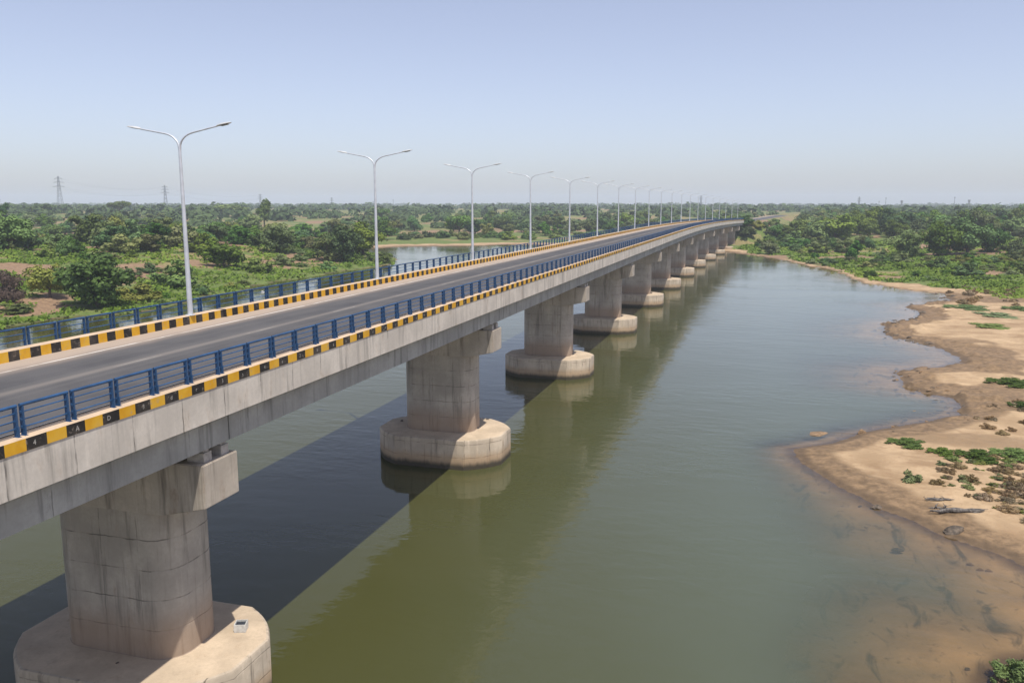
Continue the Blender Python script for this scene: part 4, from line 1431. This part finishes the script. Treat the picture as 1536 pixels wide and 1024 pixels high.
p1, h1 = pylon(91, 265, 1050, 'lattice', 'tallest lattice pylon on the skyline at far left')
p2, h2 = pylon(249, 278, 1250, 'lattice', 'lattice pylon left of the first lamp pole')
p3, h3 = pylon(391, 291, 1500, 'lattice', 'faint pylon top above the tall ragged skyline tree')
p4, h4 = pylon(498, 296, 1700, 'lattice', 'faint pylon between the first two lamps')
pylon(560, 302, 1800, 'mast', 'thin mast just left of the second lamp pole')
pylon(590, 299, 1800, 'mast', 'thin mast just right of the second lamp pole')
pylon(698, 304, 1800, 'mast', 'thin mast just left of the third lamp pole')
pylon(1051, 293, 1500, 'lattice', 'lattice tower behind the far end of the lamp row')
pylon(1288, 295, 1500, 'lattice', 'lattice pylon above the left end of the right-hand wood')
pylon(1318, 301, 1500, 'mast', 'shorter of two thin masts beside the right-hand pylon')
pylon(1328, 296, 1500, 'mast', 'taller of two thin masts beside the right-hand pylon')
pylon(1352, 300, 1300, 'tank', 'small water tower above the right-hand wood')
pylon(1431, 295, 1300, 'mast', 'thick mast above the great dark grove')
pylon(1453, 299, 1400, 'tank', 'faint water tower right of the thick mast')
pylon(1143, 305, 1900, 'mast', 'leftmost of the tiny masts right of the bridge end')
pylon(1158, 304, 1900, 'mast', 'middle of the tiny masts right of the bridge end')
pylon(1190, 306, 1900, 'mast', 'rightmost of the tiny masts right of the bridge end')


def wires(a, ha, b, hb, lab):
    mb = MB()
    A, B = Vector(a.location), Vector(b.location)
    for t in (.68, .91):
        for sg in (-1, 1):
            ofs = Vector((math.cos(PH) * sg, math.sin(PH) * sg, 0)) * ha * .13
            pts = []
            for k in range(13):
                u = k / 12; p = A.lerp(B, u) + ofs
                p.z = (A.z + ha * t) * (1 - u) + (B.z + hb * t) * u - 4 * u * (1 - u) * 7
                pts.append(p)
            mb.tube(pts, .05, 4)
    tag(mb.build('power_line', [M['pylon']], None), lab, 'power line', 'power lines between the pylons')


wires(p1, h1, p2, h2, 'faint sagging power line between the two leftmost pylons')
wires(p2, h2, p3, h3, 'faint sagging power line right of the second pylon')

# ------------------------------------------------------------------ haze
mb = MB(); mb.box(-5200, 5200, -700, 6200, -5.0, 75)
t = NT('air_haze')
pv = t.n('ShaderNodeVolumePrincipled')
pv.inputs['Color'].default_value = (.78, .86, 1.0, 1); pv.inputs['Density'].default_value = .00024; pv.inputs['Anisotropy'].default_value = 0.0
t.set(t.out.inputs['Volume'], pv.outputs[0])
hz = mb.build('haze', [t.m], None); tag(hz, 'thin pale blue haze over the whole river plain', 'haze', None, 'stuff')

# ------------------------------------------------------------------ light, sky, camera
SUN = Vector((.275, -.27, 1.0)).normalized()
el = math.asin(SUN.z); azr = math.atan2(SUN.x, SUN.y)
w = bpy.data.worlds.new('World'); sc.world = w; w.use_nodes = True
nt = w.node_tree; bg = nt.nodes['Background']
sky = nt.nodes.new('ShaderNodeTexSky'); sky.sky_type = 'NISHITA'; sky.sun_disc = False
sky.sun_elevation = el; sky.sun_rotation = azr
sky.air_density = 1.0; sky.dust_density = 0.8; sky.ozone_density = 8.0; sky.altitude = 0
tint = nt.nodes.new('ShaderNodeMix'); tint.data_type = 'RGBA'; tint.blend_type = 'MULTIPLY'; tint.inputs[0].default_value = 1
tint.inputs[7].default_value = (1.04, .968, .99, 1)      # the camera's slightly magenta white balance of this sky
hsv = nt.nodes.new('ShaderNodeHueSaturation'); hsv.inputs['Saturation'].default_value = .64; hsv.inputs['Value'].default_value = 1.06
nt.links.new(sky.outputs[0], hsv.inputs['Color']); nt.links.new(hsv.outputs[0], tint.inputs[6]); nt.links.new(tint.outputs[2], bg.inputs[0]); bg.inputs[1].default_value = .13
sl = bpy.data.lights.new('sun', 'SUN'); sl.energy = 4.6; sl.angle = math.radians(.55); sl.color = (1, .95, .87)
so = bpy.data.objects.new('sun', sl); COL.objects.link(so)
so.rotation_euler = (-SUN).to_track_quat('-Z', 'Y').to_euler()

cam = bpy.data.cameras.new('camera'); co = bpy.data.objects.new('camera', cam); COL.objects.link(co)
cam.sensor_width = 36; cam.lens = FPX / 1536 * 36; cam.clip_start = .1; cam.clip_end = 12000
co.matrix_world = Matrix(((cR[0], cU[0], -cF[0], CAM[0]), (cR[1], cU[1], -cF[1], CAM[1]), (cR[2], cU[2], -cF[2], CAM[2]), (0, 0, 0, 1)))
sc.camera = co
sc.view_settings.view_transform = 'Standard'; sc.view_settings.look = 'None'; sc.view_settings.gamma = 1; sc.view_settings.exposure = 0.15
try:
    sc.view_settings.use_curve_mapping = False
    sc.cycles.use_denoising = True
    sc.cycles.max_bounces = 8; sc.cycles.diffuse_bounces = 3; sc.cycles.glossy_bounces = 3; sc.cycles.transparent_max_bounces = 12; sc.cycles.volume_bounces = 1
except Exception as ex:
    print(ex)
